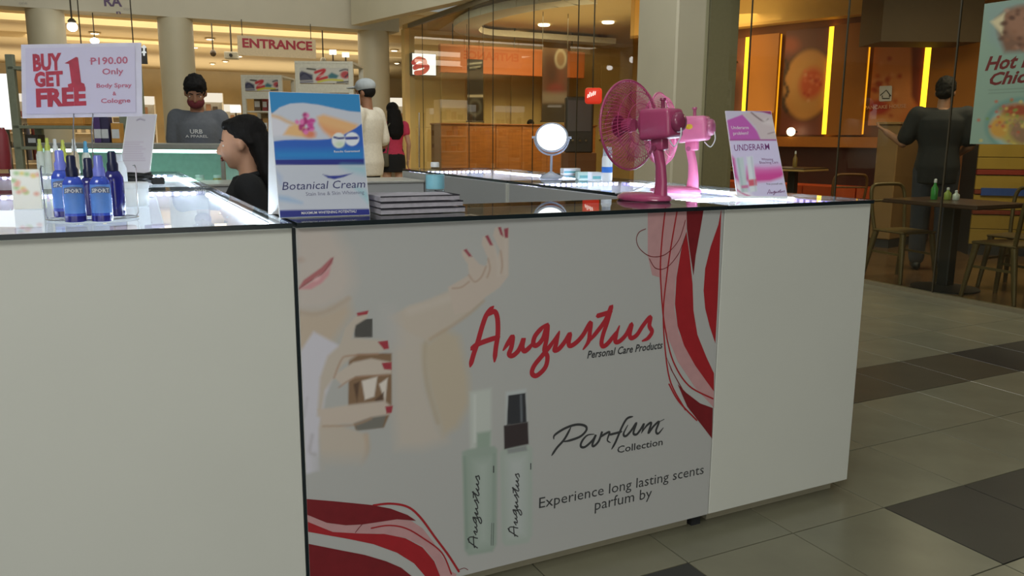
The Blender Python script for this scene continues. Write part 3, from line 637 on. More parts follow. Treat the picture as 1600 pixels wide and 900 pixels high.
# ---- folded cloths
m_cloth = mat('cloth_grey', (176, 172, 182), .9, scale=60, var=.12, bump=.3); m_pipe = mat('cloth_dark_edge', (48, 46, 54), .9)
z = ZT+.001
for i, (dx, lab) in enumerate(((.006, 'bottom grey cloth of the folded pile beside the blue tent card'), (.0, 'middle grey cloth of the folded pile beside the blue tent card'), (-.010, 'top grey cloth of the folded pile beside the blue tent card'))):
    x0, x1, y0, y1, h = .64, .868+dx, 2.02, 2.195-dx*.5, .0155
    t = thing('folded_cloth', lab, 'cloth', ((x0+x1)/2, (y0+y1)/2, z), group='folded cloths on the centre counter')
    bm = bmesh.new(); bmesh.ops.create_grid(bm, x_segments=14, y_segments=10, size=.5)
    for v in bm.verts: v.co = (x0+(v.co.x+.5)*(x1-x0), y0+(v.co.y+.5)*(y1-y0), z+h-.003+.003*noise.noise(Vector((v.co.x*3+i*5, v.co.y*3, 0))))
    r = bmesh.ops.extrude_face_region(bm, geom=list(bm.faces)); lows = [e for e in r['geom'] if isinstance(e, bmesh.types.BMVert)]
    for v in lows: v.co.z = z+.001
    MB().bm(bm).build('fabric', m_cloth, t, smooth=True)
    zz = z+h-.002; MB().tube([(x0, y0-.0005, zz), (x1, y0-.0005, zz), (x1+.0005, y1, zz)], .0017, 6).build('hem', m_pipe, t)
    z += h+.0008

# ---- small clear water bottle
m_pet = glassmat('clear_plastic', (.86, .93, .95), 1.4, .05); m_bluelab = mat('label_blue', (140, 206, 226), .4, var=.1); m_capw = mat('cap_white', (220, 224, 228), .4)
def bottle(name, label, cat, loc, prof, m_body, cap=None, m_cap=None, band=None, m_band=None, n=18, group=None, sx=1, sy=1, rotz=0):
    t = thing(name, label, cat, tuple(loc), rotz, group)
    MB().lathe(prof, n=n, sx=sx, sy=sy).build('body', m_body, t, True, True)
    if cap: MB().lathe(cap, n=n, sx=1, sy=1).build('cap', m_cap, t, True, True)
    if band: MB().lathe([(band[0], band[1]), (band[0]+.0003, band[1]), (band[0]+.0003, band[2]), (band[0], band[2])], n=n, sx=sx, sy=sy).build('label_band', m_band, t, True, True)
    return t
wb = bottle('water_bottle', 'small clear water bottle with a pale blue label behind the folded cloths', 'bottle', (.872, 2.232, ZT+.001), [(.022, 0), (.027, .004), (.027, .06), (.026, .085), (.018, .103), (.011, .112), (.011, .116)], m_pet, [(.0125, .112), (.0125, .124), (.011, .126)], m_capw, (.0272, .05, .09), m_bluelab)

# ---- blue sport spray bottles in their wire rack
m_blu = mat('bottle_blue', (58, 84, 196), .18, var=.12, scale=18, coat=.5, spec=.6); m_blud = mat('bottle_navy', (38, 38, 120), .15, var=.1, coat=.5); m_lbl = mat('label_sky', (92, 140, 220), .4, var=.18, scale=22)
m_capd = mat('cap_dark_blue', (30, 34, 66), .3); m_capl = mat('cap_translucent_blue', (120, 130, 220), .25, coat=.3); m_wire = mat('chrome_wire', (196, 198, 204), .2, metal=1)
rc = atZ(146, 343, ZT+.001); RC = Vector((rc.x, rc.y+.02, ZT+.001))
bprof = [(.017, 0), (.0215, .004), (.0225, .012), (.0225, .076), (.0215, .088), (.015, .1), (.0095, .104), (.0095, .108)]
bcap = [(.0125, .102), (.0128, .118), (.0098, .124), (.0095, .145), (.007, .149)]
spots = [(119, 346, 0, m_blu, m_capd, 1, 'blue sport spray bottle with a dark cap, front left in the wire rack'), (161, 345, 0, m_blu, m_capl, 1, 'blue sport spray bottle with a pale blue cap, front right in the wire rack'),
         (101, 338, .012, m_blu, m_capl, .6, 'blue sport spray bottle with a pale tall cap, far left in the wire rack'), (144, 335, -.014, m_blud, m_capd, 0, 'short navy spray bottle between the two labelled bottles, back of the rack'), (182, 337, .010, m_blud, m_capd, 0, 'navy spray bottle with a black pump, far right in the wire rack')]
for (px, py, dz, mb_, mc, lb, lab) in spots:
    p = atZ(px, py, ZT+.006); sc = 1+dz*7
    t = thing('spray_bottle', lab, 'bottle', (p.x, p.y+.012, ZT+.004), math.atan2(-p.x, p.y)*0, 'sport spray bottles in the wire rack')
    MB().lathe([(r, z*sc) for r, z in bprof], n=20, sx=1.0, sy=.8).build('body', mb_, t, True, True)
    MB().lathe([(.0216, .001), (.0224, .012), (.0229, .014), (.0229, .001)], n=20, sy=.8).build('base_band', m_blud, t, True, True)
    MB().lathe([(r, z+.104*(sc-1)) for r, z in bcap], n=16).build('pump_cap', mc, t, True, True)
    if lb:
        k = MB(); R = .0229; H0, H1 = .020*sc, .084*sc; A = np.linspace(-math.pi*.86, -math.pi*.14, 15)
        k.add([(R*math.cos(a), R*.8*math.sin(a)-.0002, H0) for a in A]+[(R*math.cos(a), R*.8*math.sin(a)-.0002, H1) for a in A], [(i, i+1, i+16, i+15) for i in range(14)])
        L_ = k.build('label', m_lbl, t, True, True)
        k = MB(); A = np.linspace(-math.pi*.80, -math.pi*.20, 13); R2 = R+.0004
        k.add([(R2*math.cos(a), R2*.8*math.sin(a)-.0003, (.060+.006*math.sin(-a))*sc) for a in A]+[(R2*math.cos(a), R2*.8*math.sin(a)-.0003, (.072+.008*math.sin(-a))*sc) for a in A], [(i, i+1, i+14, i+13) for i in range(12)])
        k.build('name_badge', mat('badge_grey', (98, 108, 140), .4), L_, True, True)
        # SPORT lettering bent round the bottle
        cu = bpy.data.curves.new('t', 'FONT'); cu.body = 'SPORT'; cu.size = 1; cu.resolution_u = 1; cu.offset = .015
        o = bpy.data.objects.new('t', cu); COL.objects.link(o); me = bpy.data.meshes.new_from_object(o.evaluated_get(bpy.context.evaluated_depsgraph_get())); bpy.data.objects.remove(o)
        co = np.array([v.co[:] for v in me.vertices]); wd = co[:, 0].max()
        for v, c in zip(me.vertices, co):
            a = -math.pi*.76+(c[0]/wd)*math.pi*.52; v.co = ((R+.0008)*math.cos(a), (R+.0008)*.8*math.sin(a)-.0004, (.0665+(c[1]*.0125))*sc)
        link('lettering', me, m_wht, L_, True)
wr = thing('wire_rack', 'thin chrome wire rack holding the blue spray bottles', 'rack', tuple(RC))
ring = lambda rx, ry, z, n=40: [(rx*math.cos(2*math.pi*i/n), ry*math.sin(2*math.pi*i/n), z) for i in range(n)]
MB().tube(ring(.098, .062, .002), .0018, 6, True).build('base_ring', m_wire, wr, True, True); MB().tube(ring(.07, .04, .002), .0014, 6, True).build('base_ring', m_wire, wr, True, True)
for sx in (-1, 1):
    MB().tube([(sx*.06, .0, .002), (sx*.094, 0, .004), (sx*.0985, 0, .012), (sx*.1, 0, .118), (sx*.098, 0, .126), (sx*.094, 0, .124)], .0016, 6).build('upright', m_wire, wr, True, True)
for sy in (-1, 1): MB().tube([(-.02, sy*.061, .003), (-.02, -sy*.061, .003)], .0014, 6).build('cross_wire', m_wire, wr, True, True)

# ---- buy one get one sign on two wires
pts = [atD(39, 181, 2.13), atD(217, 178, 2.13), atD(33, 73, 2.13)]
SPL = Plane(pts[0], pts[1]-pts[0], (pts[2]-pts[0])); vv = SPL.v-SPL.u*(SPL.v@SPL.u); SPL = Plane(pts[0], SPL.u, vv)
m_slv = glassmat('plastic_sleeve', (.97, .97, .99), 1.45, .12)
bs = thing('price_sign', 'laminated buy 1 get 1 free price sign on two thin wires', 'sign', (RC.x-.015, RC.y+.085, ZT+.001))
sw, sh = SPL.px(214, 125)[0], SPL.px(36, 73)[1]
def bsign(x, y):
    P = Paint(x, y, KB(206, 202, 220)); P.poly([(36, 130), (60, 150), (80, 178), (40, 182)], KB(196, 196, 226), 12, .7); return P.c  # lower-left patch paints glare into the paper's colour
vgrid('paper', SPL, .004, sw-.004, .004, sh-.004, 30, 20, bsign, m_bprint, bs, k=0)
Q = MB(); slab(Q, Plane(SPL.pt(-.008, -.006, -.0014), SPL.u, SPL.v), sw+.02, sh+.012, .0008); Q.build('backing_sheet', mat('backing_sheet', (214, 212, 224), .35), bs)
Q = MB(); slab(Q, Plane(SPL.pt(-.008, -.006, .0022), SPL.u, SPL.v), sw+.02, sh+.012, .0006); Q.build('clear_sleeve', m_slv, bs)
m_rp = mat('print_raspberry', (176, 44, 66), .5, var=.15, scale=40); m_rp2 = mat('print_rose', (186, 96, 120), .5, var=.1)
ER = Each(SPL, .0006, m_rp, bs, 'lettering')
ER.text('BUY', (52, 110), (97, 108), 25, .05); ER.text('GET', (54, 135), (99, 133), 22, .05); ER.text('FREE', (57, 166), (135, 163), 27, .05)
ER.poly([(101, 99), (119, 89), (122, 90), (127, 129), (132, 131), (133, 136), (107, 137), (106, 132), (112, 130), (108, 100)])
ES = Each(SPL, .0006, m_rp2, bs, 'lettering')
ES.text('P190.00', (142, 101), (200, 99), 11, .02); ES.text('Only', (160, 116.5), (193, 115.5), 9.5, .015); ES.text('Body Spray', (151, 137), (206, 136), 6.5, .02); ES.text('&', (176, 149), (182, 149), 6, .02); ES.text('Cologne', (158, 161), (204, 160), 7, .02)
ES.stroke([(140, 95), (152, 94.6)], .0012, 2)
base = LOC[bs]
for a, b in ((112, -.02), (142, .02)):
    p = SPL.pt(*SPL.px(a+2, 176), -.004); q = SPL.pt(*SPL.px(a+2, 80), -.004)
    MB().tube([q, p, (p.x*.5+(base.x+b)*.5, p.y*.6+base.y*.4, p.z-.05), (base.x+b, base.y, ZT+.003)], .0016, 6).build('wire', m_wire, bs, smooth=True)
MB().lathe([(.045, 0), (.045, .002), (.0, .0025)], tuple(base), 24).build('foot', m_wire, bs)

# ---- tubs, carton, coil, leaflet board, yellow sprays on the left counters
m_tub = mat('tub_white', (232, 236, 240), .35, var=.02)
p = atZ(211, 322, ZT+.001)
bottle('cream_tub', 'white round cream tub right of the wire rack', 'tub', (p.x, p.y, ZT+.001), [(.034, 0), (.037, .003), (.038, .052), (.036, .055)], m_tub, [(.04, .050), (.04, .064), (.038, .067)], m_capw)
p = atZ(194, 316, ZT+.001)
bottle('lotion_bottle', 'slim white lotion bottle just behind the wire rack', 'bottle', (p.x-.004, p.y+.02, ZT+.001), [(.017, 0), (.019, .004), (.019, .10), (.012, .118), (.008, .122)], m_tub, [(.010, .12), (.010, .14), (.004, .143)], m_capw)
p = atZ(45, 326, ZT+.001); t = thing('product_carton', 'white carton with yellow floral print left of the wire rack', 'box', (p.x, p.y, ZT+.001))
MB().bbox(-.033, .033, -.02, .02, 0, .105, .001).build('box', mat('carton_cream', (236, 234, 220), .5), t, True); CPL = Plane((p.x-.033, p.y-.02, ZT+.001), (1, 0, 0), (0, 0, 1))
def flor(x, y):
    P = Paint(x, y, KB(234, 232, 222)); rr = random.Random(4)
    for i in range(16): P.ell((rr.uniform(0, .066), rr.uniform(.04, .1)), (.007, .006), rr.choice([KB(222, 206, 120), KB(226, 170, 150), KB(170, 200, 140)]), .003, .8)
    return P.c
vgrid('printed_picture', CPL, .001, .065, .001, .104, 24, 34, flor, m_bprint, t, inpx=False)
MB().box(-.033, .033, -.0005, .0005, .105, .1055).build('flap_seam', m_kick, t, True)
p = atZ(216, 289, ZT+.001); t = thing('cable_coil', 'coiled black cable on the rear left counter', 'cable', (p.x, p.y+.02, ZT+.001)); m_cab = mat('cable_black', (24, 24, 26), .5)
co = [( .055*(1+.08*math.sin(i*.7))*math.cos(i*2*math.pi/18), .055*math.sin(i*2*math.pi/18), .006+i*.00045+.003*math.sin(i*.5)) for i in range(90)]
MB().tube(co, .0045, 6).build('loops', m_cab, t, True, True); MB().bbox(.05, .10, -.014, .014, 0, .028, .004).build('plug', m_cab, t, True)
# leaflet board
bl = atZ(186, 271, ZT+.001); br = atZ(234, 271, ZT+.001); LPL, lw, lh = lean_plane(bl, br, (199, 178)); t = thing('leaflet_board', 'white printed sheet on a leaning board behind the wire rack', 'sign', tuple(bl))
slab(MB(), LPL, lw, lh, .006).build('board', m_acr, t)
def leaf(x, y):
    P = Paint(x, y, KB(206, 202, 214)); 
    for i in range(9): P.stroke([(192+rnd2.uniform(0, 4), 222+i*3.6), (228-rnd2.uniform(0, 12), 222+i*3.6)], 1.2, KB(178, 160, 184), 1, .7)
    P.stroke([(214, 188), (219, 186), (226, 188)], 1.6, KB(130, 120, 150), 1); return P.c
rnd2 = random.Random(9)
vgrid('printed_picture', LPL, .004, lw-.004, .004, lh-.004, 44, 60, leaf, m_bprint, t)
n2 = Vector((-LPL.u[1], LPL.u[0], 0)); MB().obox(LPL.pt(lw/2, lh*.35, -.006)+n2*.05-Vector((0, 0, lh*.17)), Vector(LPL.u)*.01, n2*.004, Vector((0, 0, lh*.17))).build('prop', m_acr, t)
m_yg = mat('liquid_yellow_green', (196, 206, 96), .25, var=.1, coat=.3); m_bei = mat('liquid_beige', (214, 196, 168), .3, coat=.3); m_pal = mat('bottle_pale', (206, 214, 206), .3, coat=.3)
for px, mb_, mc, h, lab in ((66, m_pal, m_yg, .17, 'yellow-topped pale spray bottle, leftmost of the row behind the wire rack'), (78, m_pal, m_yg, .175, 'yellow-topped pale spray bottle, second of the row behind the wire rack'), (90, m_bei, m_capw, .17, 'beige spray bottle with a white cap behind the wire rack'), (102, m_yg, m_yg, .165, 'all yellow-green spray bottle behind the blue bottles'), (119, m_bei, m_capw, .17, 'tall beige bottle with a grey cap in the row behind the blue bottles'), (137, m_pal, mat('cap_sky', (90, 160, 200), .4), .16, 'pale bottle with a sky blue cap, right end of the row behind')):
    p = atZ(px, 271, ZT+.001)
    bottle('spray_bottle', lab, 'bottle', (p.x, p.y, ZT+.001), [(.018, 0), (.02, .004), (.02, h*.55), (.012, h*.66), (.009, h*.7)], mb_, [(.013, h*.66), (.012, h*.8), (.008, h*.84), (.008, h), (.005, h*1.02)], mc, group='sprays on the rear left counter')
# cartons inside the lit left counter
m_cb = [mat('carton_lilac', (206, 200, 226), .5), mat('carton_white', (234, 234, 238), .5), mat('carton_blush', (226, 206, 206), .5)]
for i, (x, y, h, lab) in enumerate(((-.20, 2.85, .13, 'lilac carton under the glass at the far left'), (-.08, 3.0, .11, 'white carton under the glass behind the wire rack foot'), (.06, 2.9, .12, 'blush carton under the glass beside the cream tub'), (.17, 3.1, .10, 'lilac carton under the glass near the bright inner wall'))):
    t = thing('product_carton', lab, 'box', (x, y, .8405), .2*i, 'cartons inside the left display'); MB().bbox(-.035, .035, -.02, .02, 0, h, .001).build('box', m_cb[i % 3], t, True); MB().box(-.034, .034, -.0206, -.0201, h*.3, h*.6).build('label', m_capw, t, True)

# ---- mirror and cosmetics on the right counter
p = atZ(861, 279, ZT+.001); mt = thing('table_mirror', 'round white table mirror on a slim stem and disc foot', 'mirror', (p.x, p.y, ZT+.001), YAW*-1-.07)
m_mw = mat('mirror_frame_grey', (176, 186, 206), .35); MB().lathe([(.055, 0), (.056, .006), (.048, .014), (.02, .026), (.009, .034)], n=32).build('foot', m_mw, mt, True, True)
MB().tube([(0, 0, .03), (0, 0, .115)], .006, 10).build('stem', m_mw, mt, True, True)
cz = .198; MB().tube([(.083*math.cos(a), 0, cz+.083*math.sin(a)) for a in np.linspace(math.pi, 2*math.pi, 25)], .0048, 8).build('yoke', m_mw, mt, True, True)
for sx in (-1, 1): MB().tube([(sx*.076, 0, cz), (sx*.096, 0, cz)], .0055, 10).build('pivot', m_mw, mt, True, True)
RX = Matrix.Rotation(math.radians(62), 4, 'X')
k = MB(); k.tube(ring(.0755, .0755, 0, 48), .0055, 10, True); k.xf(Matrix.Translation((0, 0, cz)) @ RX); fr = k.build('rim', m_mw, mt, True, True)
k = MB(); k.lathe([(.0718, -.003), (.0718, .0035)], n=40); k.xf(Matrix.Translation((0, 0, cz)) @ RX); k.build('mirror_glass', mat('mirror_silver', (246, 248, 250), .03, metal=1, var=0), fr, True)
for px, py, w_, h, m_, lab in ((891, 272, .10, .032, m_tub, 'low white cosmetics box beside the mirror foot'), (912, 280, .07, .035, mat('carton_mint', (196, 226, 222), .45), 'mint cosmetics box right of the mirror'), (929, 282, .05, .04, m_tub, 'small white cosmetics box next to the white and blue bottle')):
    p = atZ(px, py, ZT+.001); t = thing('cosmetics_box', lab, 'box', (p.x, p.y, ZT+.001), -.15, 'boxes by the mirror'); MB().bbox(-w_/2, w_/2, -.025, .025, 0, h, .001).build('box', m_, t, True); MB().box(-w_/2+.004, w_/2-.004, -.0257, -.0252, h*.2, h*.55).build('label', mat('label_teal', (120, 190, 196), .5), t, True)
p = atZ(948, 283, ZT+.001)
bottle('spray_can', 'white bottle with a blue band behind the pink fan', 'bottle', (p.x, p.y, ZT+.001), [(.023, 0), (.025, .004), (.025, .105), (.02, .118)], m_tub, [(.021, .116), (.021, .15), (.016, .158)], mat('cap_silver', (170, 178, 188), .3), (.0252, .04, .066), mat('label_cobalt', (40, 110, 206), .4))

# ---- pink desk fans
def desk_fan(label, loc, rotz, pk, scale, tilt):
    m_pk = mat('fan_pink_%d' % pk[0], pk, .28, var=.05, coat=.4); m_pd = mat('fan_pink_dark_%d' % pk[0], tuple(int(c*.8) for c in pk), .3, coat=.3); m_ps = mat('fan_wire_%d' % pk[0], tuple(min(255, int(c*1.08)) for c in pk), .35)
    t = thing('desk_fan', label, 'fan', tuple(loc), rotz, 'pink desk fans'); t.scale = (scale,)*3
    k = MB(); k.lathe([(.060, 0), (.064, .005), (.062, .014), (.05, .022), (.02, .026)], n=28, sx=.92, sy=1.6, c=(0, -.045, 0)); k.build('base', m_pk, t, True, True)
    k = MB(); k.loft([((0, .02, .018), .018, .024), ((0, .022, .06), .015, .02), ((0, .018, .11), .014, .017), ((0, .006, .16), .017, .016), ((0, .0, .182), .016, .014)], 14); k.build('neck', m_pk, t, True, True)
    MB().tube([(-.021, .003, .168), (.021, .003, .168)], .009, 12).build('pivot_screw', m_pd, t, True, True)
    T = Matrix.Translation((0, 0, .245)) @ Matrix.Rotation(math.radians(tilt), 4, 'X')
    k = MB(); k.bbox(-.046, .046, -.045, .072, -.054, .046, .014, 3); k.v = [(x*(1-.12*max(0, (y+.045)/.117)), y, z*(1-.10*max(0, (y+.045)/.117))) for x, y, z in k.v]; k.xf(T); hs = k.build('motor_housing', m_pk, t, True, True)
    k = MB(); k.lathe([(.03, -.06), (.034, -.045), (.04, -.02), (.046, 0)], n=24, rot=Matrix.Rotation(math.pi/2, 3, 'X'), c=(0, -.045, 0)); k.xf(T); k.build('front_cone', m_pd, hs, True, True)
    k = MB(); k.bbox(-.018, .018, -.016, .03, -.085, -.03, .006, 2); k.xf(T); k.build('yoke', m_pk, t, True, True)
    k = MB(); k.lathe([(.030, 0), (.031, .012), (.026, .02), (.01, .023)], n=24, rot=Matrix.Rotation(-math.pi/2, 3, 'X'), c=(0, .072, -.002)); k.xf(T); k.build('rear_cap', m_pd, hs, True, True)
    k = MB(); k.lathe([(.006, 0), (.006, .022), (.010, .026), (.009, .032)], n=12, c=(0, .02, .044)); k.xf(T); k.build('swing_knob', m_pd, hs, True, True)
    k = MB(); k.tube(crom([(.02, .06, -.055), (.03, .085, -.075), (.02, .10, -.05), (.01, .096, -.02)], 5), .0022, 6); k.xf(T); k.build('lead', m_capw, hs, True, True)
    k = MB(); k.ell((0, 0, 0), (.014, .002, .010), 14, 6)
    if scale < 1:
        k.xf(T @ Matrix.Translation((.0445, .01, .004)) @ Matrix.Rotation(math.pi/2, 4, 'Z')); k.build('round_sticker', mat('sticker_yellow', (226, 190, 60), .4), hs, True)
    # cage: rim, rear and front guards, blades
    R, yc = .142, -.115
    def rot(p): return T @ Vector(p)
    k = MB(); k.tube([rot((R*math.cos(a), yc, R*math.sin(a))) for a in np.linspace(0, 2*math.pi, 48, False)], .004, 8, True); rim = k.build('rim', m_pk, t, True, True)
    for nm, sg, dep in (('rear_guard', 1, .05), ('front_guard', -1, .045)):
        k = MB(); ns = 66
        for i in range(ns):
            a = 2*math.pi*i/ns; tw_ = .22*sg; pp = []
            for s_ in np.linspace(0, 1, 6):
                rr = R-(R-.034)*s_; d = dep*math.sqrt(max(0, 1-(1-s_)**2)); aa = a+tw_*s_; pp.append(rot((rr*math.cos(aa), yc+sg*d, rr*math.sin(aa))))
            k.tube(pp, .0009, 4, caps=False)
        for s_ in (.35, .7):
            rr = R-(R-.034)*s_; d = dep*math.sqrt(max(0, 1-(1-s_)**2)); k.tube([rot((rr*math.cos(a), yc+sg*d, rr*math.sin(a))) for a in np.linspace(0, 2*math.pi, 40, False)], .0012, 4, True)
        o = k.build(nm, m_ps, t, True); o['kind'] = 'stuff'
    k = MB(); k.lathe([(.034, -.003), (.036, 0), (.034, .003)], n=24, rot=Matrix.Rotation(math.pi/2, 3, 'X'), c=(0, yc-.045, 0)); k.xf(T); k.build('badge', m_pd, t, True, True)
    k = MB(); k.lathe([(.02, -.02), (.024, 0), (.02, .02)], n=20, rot=Matrix.Rotation(math.pi/2, 3, 'X'), c=(0, yc, 0)); k.xf(T); k.build('hub', m_pk, t, True, True)
    m_bl = glassmat('blade_clear_pink_%d' % pk[0], (.95, .80, .87), 1.3, .1)
    for b in range(3):
        a0 = b*2*math.pi/3+.3; V = []; 
        for i in range(6):
            for j in range(5):
                rr = .022+(.118-.022)*i/5; a = a0+(j/4-.5)*(1.3+.15*math.sin(i)); V.append(rot((rr*math.cos(a), yc+(j/4-.5)*.04, rr*math.sin(a))))
        nv = len(V); V2 = V+[q+Vector((0, .0015, 0)) for q in V]
        fc = [(i*5+j, i*5+j+1, i*5+j+6, i*5+j+5) for i in range(5) for j in range(4)]; MB().add(V2, fc+[tuple(x+nv for x in f)[::-1] for f in fc]).build('blade', m_bl, t, True, True)
    return t
desk_fan('shade-tinted pink desk fan with its back to the camera on the centre counter end', (1.588, 2.14, ZT+.001), math.radians(196), (178, 72, 116), 1.0, 3)  # same kind of fan; its shade is put into a darker pink
desk_fan('pink desk fan tinted as LED-lit behind the shade-tinted one, beside the underarm sign', (1.94, 2.42, ZT+.001), math.radians(215), (232, 128, 176), .96, 4)  # LED light on this fan is put into a paler pink
pw = [atZ(a, b, ZT+.004) for a, b in ((1034, 284), (1015, 287), (1000, 293), (985, 299), (962, 302))]
tag(MB().tube(crom([tuple(q) for q in pw], 5), .003, 6).build('power_cord', m_capw), 'white power cord lying on the glass behind the front pink fan', 'cord')
# ------------------------------------------------------------------ people
SKIN = lambda n, c: mat('skin_'+n, c, .5, var=.05, scale=14, spec=.35)
def person(label, loc, facing_az, H=1.72, skin=None, joints=None, head=(0, 0, 0), sit=False, female=False, wide=1.0):
    """facing_az: direction the chest faces, degrees clockwise from +Y.  Local frame: faces -Y, z up, origin on the floor.
    joints overrides {name: (x,y,z)} in metres for a 1.75 m figure; L is the figure's left (+x)."""
    rotz = math.radians(180-facing_az)
    t = thing('person', label, 'person', tuple(loc), rotz); k = H/1.75; t.scale = (k,)*3
    J = dict(pelvis=(0, 0, .96), spine=(0, .0, 1.14), chest=(0, .0, 1.30), neck=(0, .015, 1.465), head=(0, -.01, 1.62),
             sL=(.185*wide, .01, 1.415), eL=(.235*wide, .03, 1.13), wL=(.24*wide, -.04, .89), sR=(-.185*wide, .01, 1.415), eR=(-.235*wide, .03, 1.13), wR=(-.24*wide, -.04, .89),
             hL=(.09, 0, .92), kL=(.10, -.015, .50), aL=(.10, .02, .085), hR=(-.09, 0, .92), kR=(-.10, -.015, .50), aR=(-.10, .02, .085))
    if joints: J.update(joints)
    J = {a: Vector(b) for a, b in J.items()}
    fem = .9 if female else 1.0
    HR = Euler([math.radians(a) for a in head], 'XYZ').to_matrix()
    HC = J['head']; hp = lambda p: HC+HR @ Vector(p)
    b = MB()
    # trunk
    def trunk(mb, g, z0=-.09, top=True):
        pv, sp, ch, nk = J['pelvis'], J['spine'], J['chest'], J['neck']
        d = (nk-pv); 
        rr = [(pv+Vector((0, 0, z0)), .150*fem+g, .105+g), (pv, .168*(1.02 if female else .98)+g, .118+g), (pv.lerp(sp, .6), .145*fem+g, .105+g), (sp, .142*fem+g, .100+g), (ch, .168*fem*wide+g, .115+g), (ch.lerp(nk, .45), .165*fem*wide+g, .105+g), (ch.lerp(nk, .75), .115*fem*wide+g, .078+g)]
        if top: rr.append((nk+Vector((0, 0, .0)), .055+g, .055+g))
        mb.loft(rr, 22)
    def limb(mb, a, c, e, ra, rb, rc, g=0, f0=0, f1=1):
        A, C_, E_ = J[a], J[c], J[e]; mb.cap(A, C_, ra+g, rb+g)
        if f1 > 0: mb.cap(C_, C_.lerp(E_, f1), rb+g, rb+(rc-rb)*f1+g)
    trunk(b, 0)
    for s in 'LR':
        limb(b, 's'+s, 'e'+s, 'w'+s, .050*fem, .040*fem, .028*fem); b.cap(J['chest'].lerp(J['neck'], .6), J['s'+s], .06*fem, .056*fem)
        limb(b, 'h'+s, 'k'+s, 'a'+s, .085, .056, .037); 
        an = J['a'+s]; fd = Vector((0.02 if s == 'L' else -.02, -1, 0)).normalized(); b.cap(an+Vector((0, .03, -.045)), an+fd*.15+Vector((0, 0, -.055)), .034, .026)
        # hand: palm, four fingers, thumb
        W, E_ = J['w'+s], J['e'+s]; d = (W-E_).normalized(); sd = Vector((1 if s == 'L' else -1, 0, 0)); side = (Vector((0, -1, 0))-d*d.dot(Vector((0, -1, 0)))); side = side.normalized() if side.length > .2 else sd
        nrm = d.cross(side).normalized()
        b.obox(W+d*.045, d*.045, side*.036, nrm*.013)
        for fi, (o_, L_) in enumerate(((.027, .068), (.009, .076), (-.009, .072), (-.027, .056))):
            r0 = W+d*.085+side*o_; curl = nrm*(-1 if s == 'L' else 1)*.018; m_ = r0+d*L_*.5+curl*.35; b.cap(r0, m_, .0095, .009, 8); b.cap(m_, m_+d*L_*.42+curl, .009, .0075, 8)
        th = W+d*.025+side*.034; b.cap(th, th+d*.03+side*.022, .012, .010, 8); b.cap(th+d*.03+side*.022, th+d*.058+side*.026, .010, .008, 8)
    # neck and head
    b.cap(J['neck']-Vector((0, 0, .03)), HC+HR @ Vector((0, .015, -.06)), .055*fem, .050*fem)
    b.ell(hp((0, .012, .03)), (.074, .092, .088), 18, 12, HR); b.ell(hp((0, -.022, -.028)), (.060, .066, .078), 16, 10, HR); b.ell(hp((0, -.050, -.085)), (.030, .030, .024), 12, 8, HR)
    b.cap(hp((0, -.090, .012)), hp((0, -.106, -.022)), .010, .0145, 8); b.ell(hp((0, -.084, -.055)), (.024, .012, .012), 10, 6, HR)
    for sx in (-1, 1):
        b.ell(hp((sx*.076, .012, -.008)), (.010, .020, .032), 10, 8, HR); b.ell(hp((sx*.030, -.066, -.018)), (.026, .024, .024), 10, 6, HR); b.ell(hp((sx*.028, -.071, .026)), (.026, .012, .009), 10, 6, HR)
    link('body', remeshed(b, .0105, 2, 'body'), skin, t, True)
    m_eye = mat('eye_white', (214, 208, 200), .3); m_iris = mat('eye_dark', (30, 22, 18), .2); m_brow = mat('brow_dark', (26, 20, 18), .8); m_lip = mat('lip_rose', (150, 84, 78), .4)
    for sx in (-1, 1):
        MB().ell(hp((sx*.031, -.0690, .003)), (.015, .008, .0065), 12, 8, HR).build('eye', m_eye, t, True, True); MB().ell(hp((sx*.031, -.0745, .002)), (.0062, .004, .0058), 10, 6, HR).build('iris', m_iris, t, True, True)
        MB().tube([hp((sx*.014, -.083, .026)), hp((sx*.032, -.081, .031)), hp((sx*.050, -.066, .025))], [.004, .0042, .002], 6).build('eyebrow', m_brow, t, True, True)
    k2 = MB().ell(hp((0, -.0965, -.050)), (.024, .006, .0055), 12, 6, HR); k2.ell(hp((0, -.0955, -.060)), (.020, .007, .006), 12, 6, HR); k2.build('lips', m_lip, t, True, True)
    t['_'] = 0; del t['_']
    return t, J, hp, HR, trunk, limb
def cloth(t, name, mb, m, voxel=.013, sm=3):
    return link(name, remeshed(mb, voxel, sm, name), m, t, True)
m_hair = mat('hair_black', (20, 18, 18), .75, spec=.25, var=.3, scale=60, bump=.4, stretch=(1, 1, .12))
def rough_hair(me, amp, sc=40):
    for v in me.vertices: v.co += v.normal*amp*noise.noise(v.co*sc)
def short_hair(t, hp, HR, vol=.012):
    k = MB(); k.ell(hp((0, .022, .048)), (.080+vol*.4, .096+vol*.3, .086+vol), 20, 12, HR); k.ell(hp((0, .055, .0)), (.072, .060, .075), 16, 10, HR); k.ell(hp((0, -.045, .088)), (.062, .042, .034), 14, 8, HR)
    me = remeshed(k, .010, 1, 'hair'); rough_hair(me, .009, 55); return link('hair', me, m_hair, t, True)
def trousers(t, J, limb, m, to=.93, g=.016):
    k = MB(); k.loft([(J['pelvis']+Vector((0, 0, -.10)), .155, .115), (J['pelvis'], .178, .128), (J['pelvis']+Vector((0, 0, .09)), .160, .116)], 22)
    for s in 'LR': limb(k, 'h'+s, 'k'+s, 'a'+s, .088, .060, .048, g, 0, to)
    return cloth(t, 'trousers', k, m)
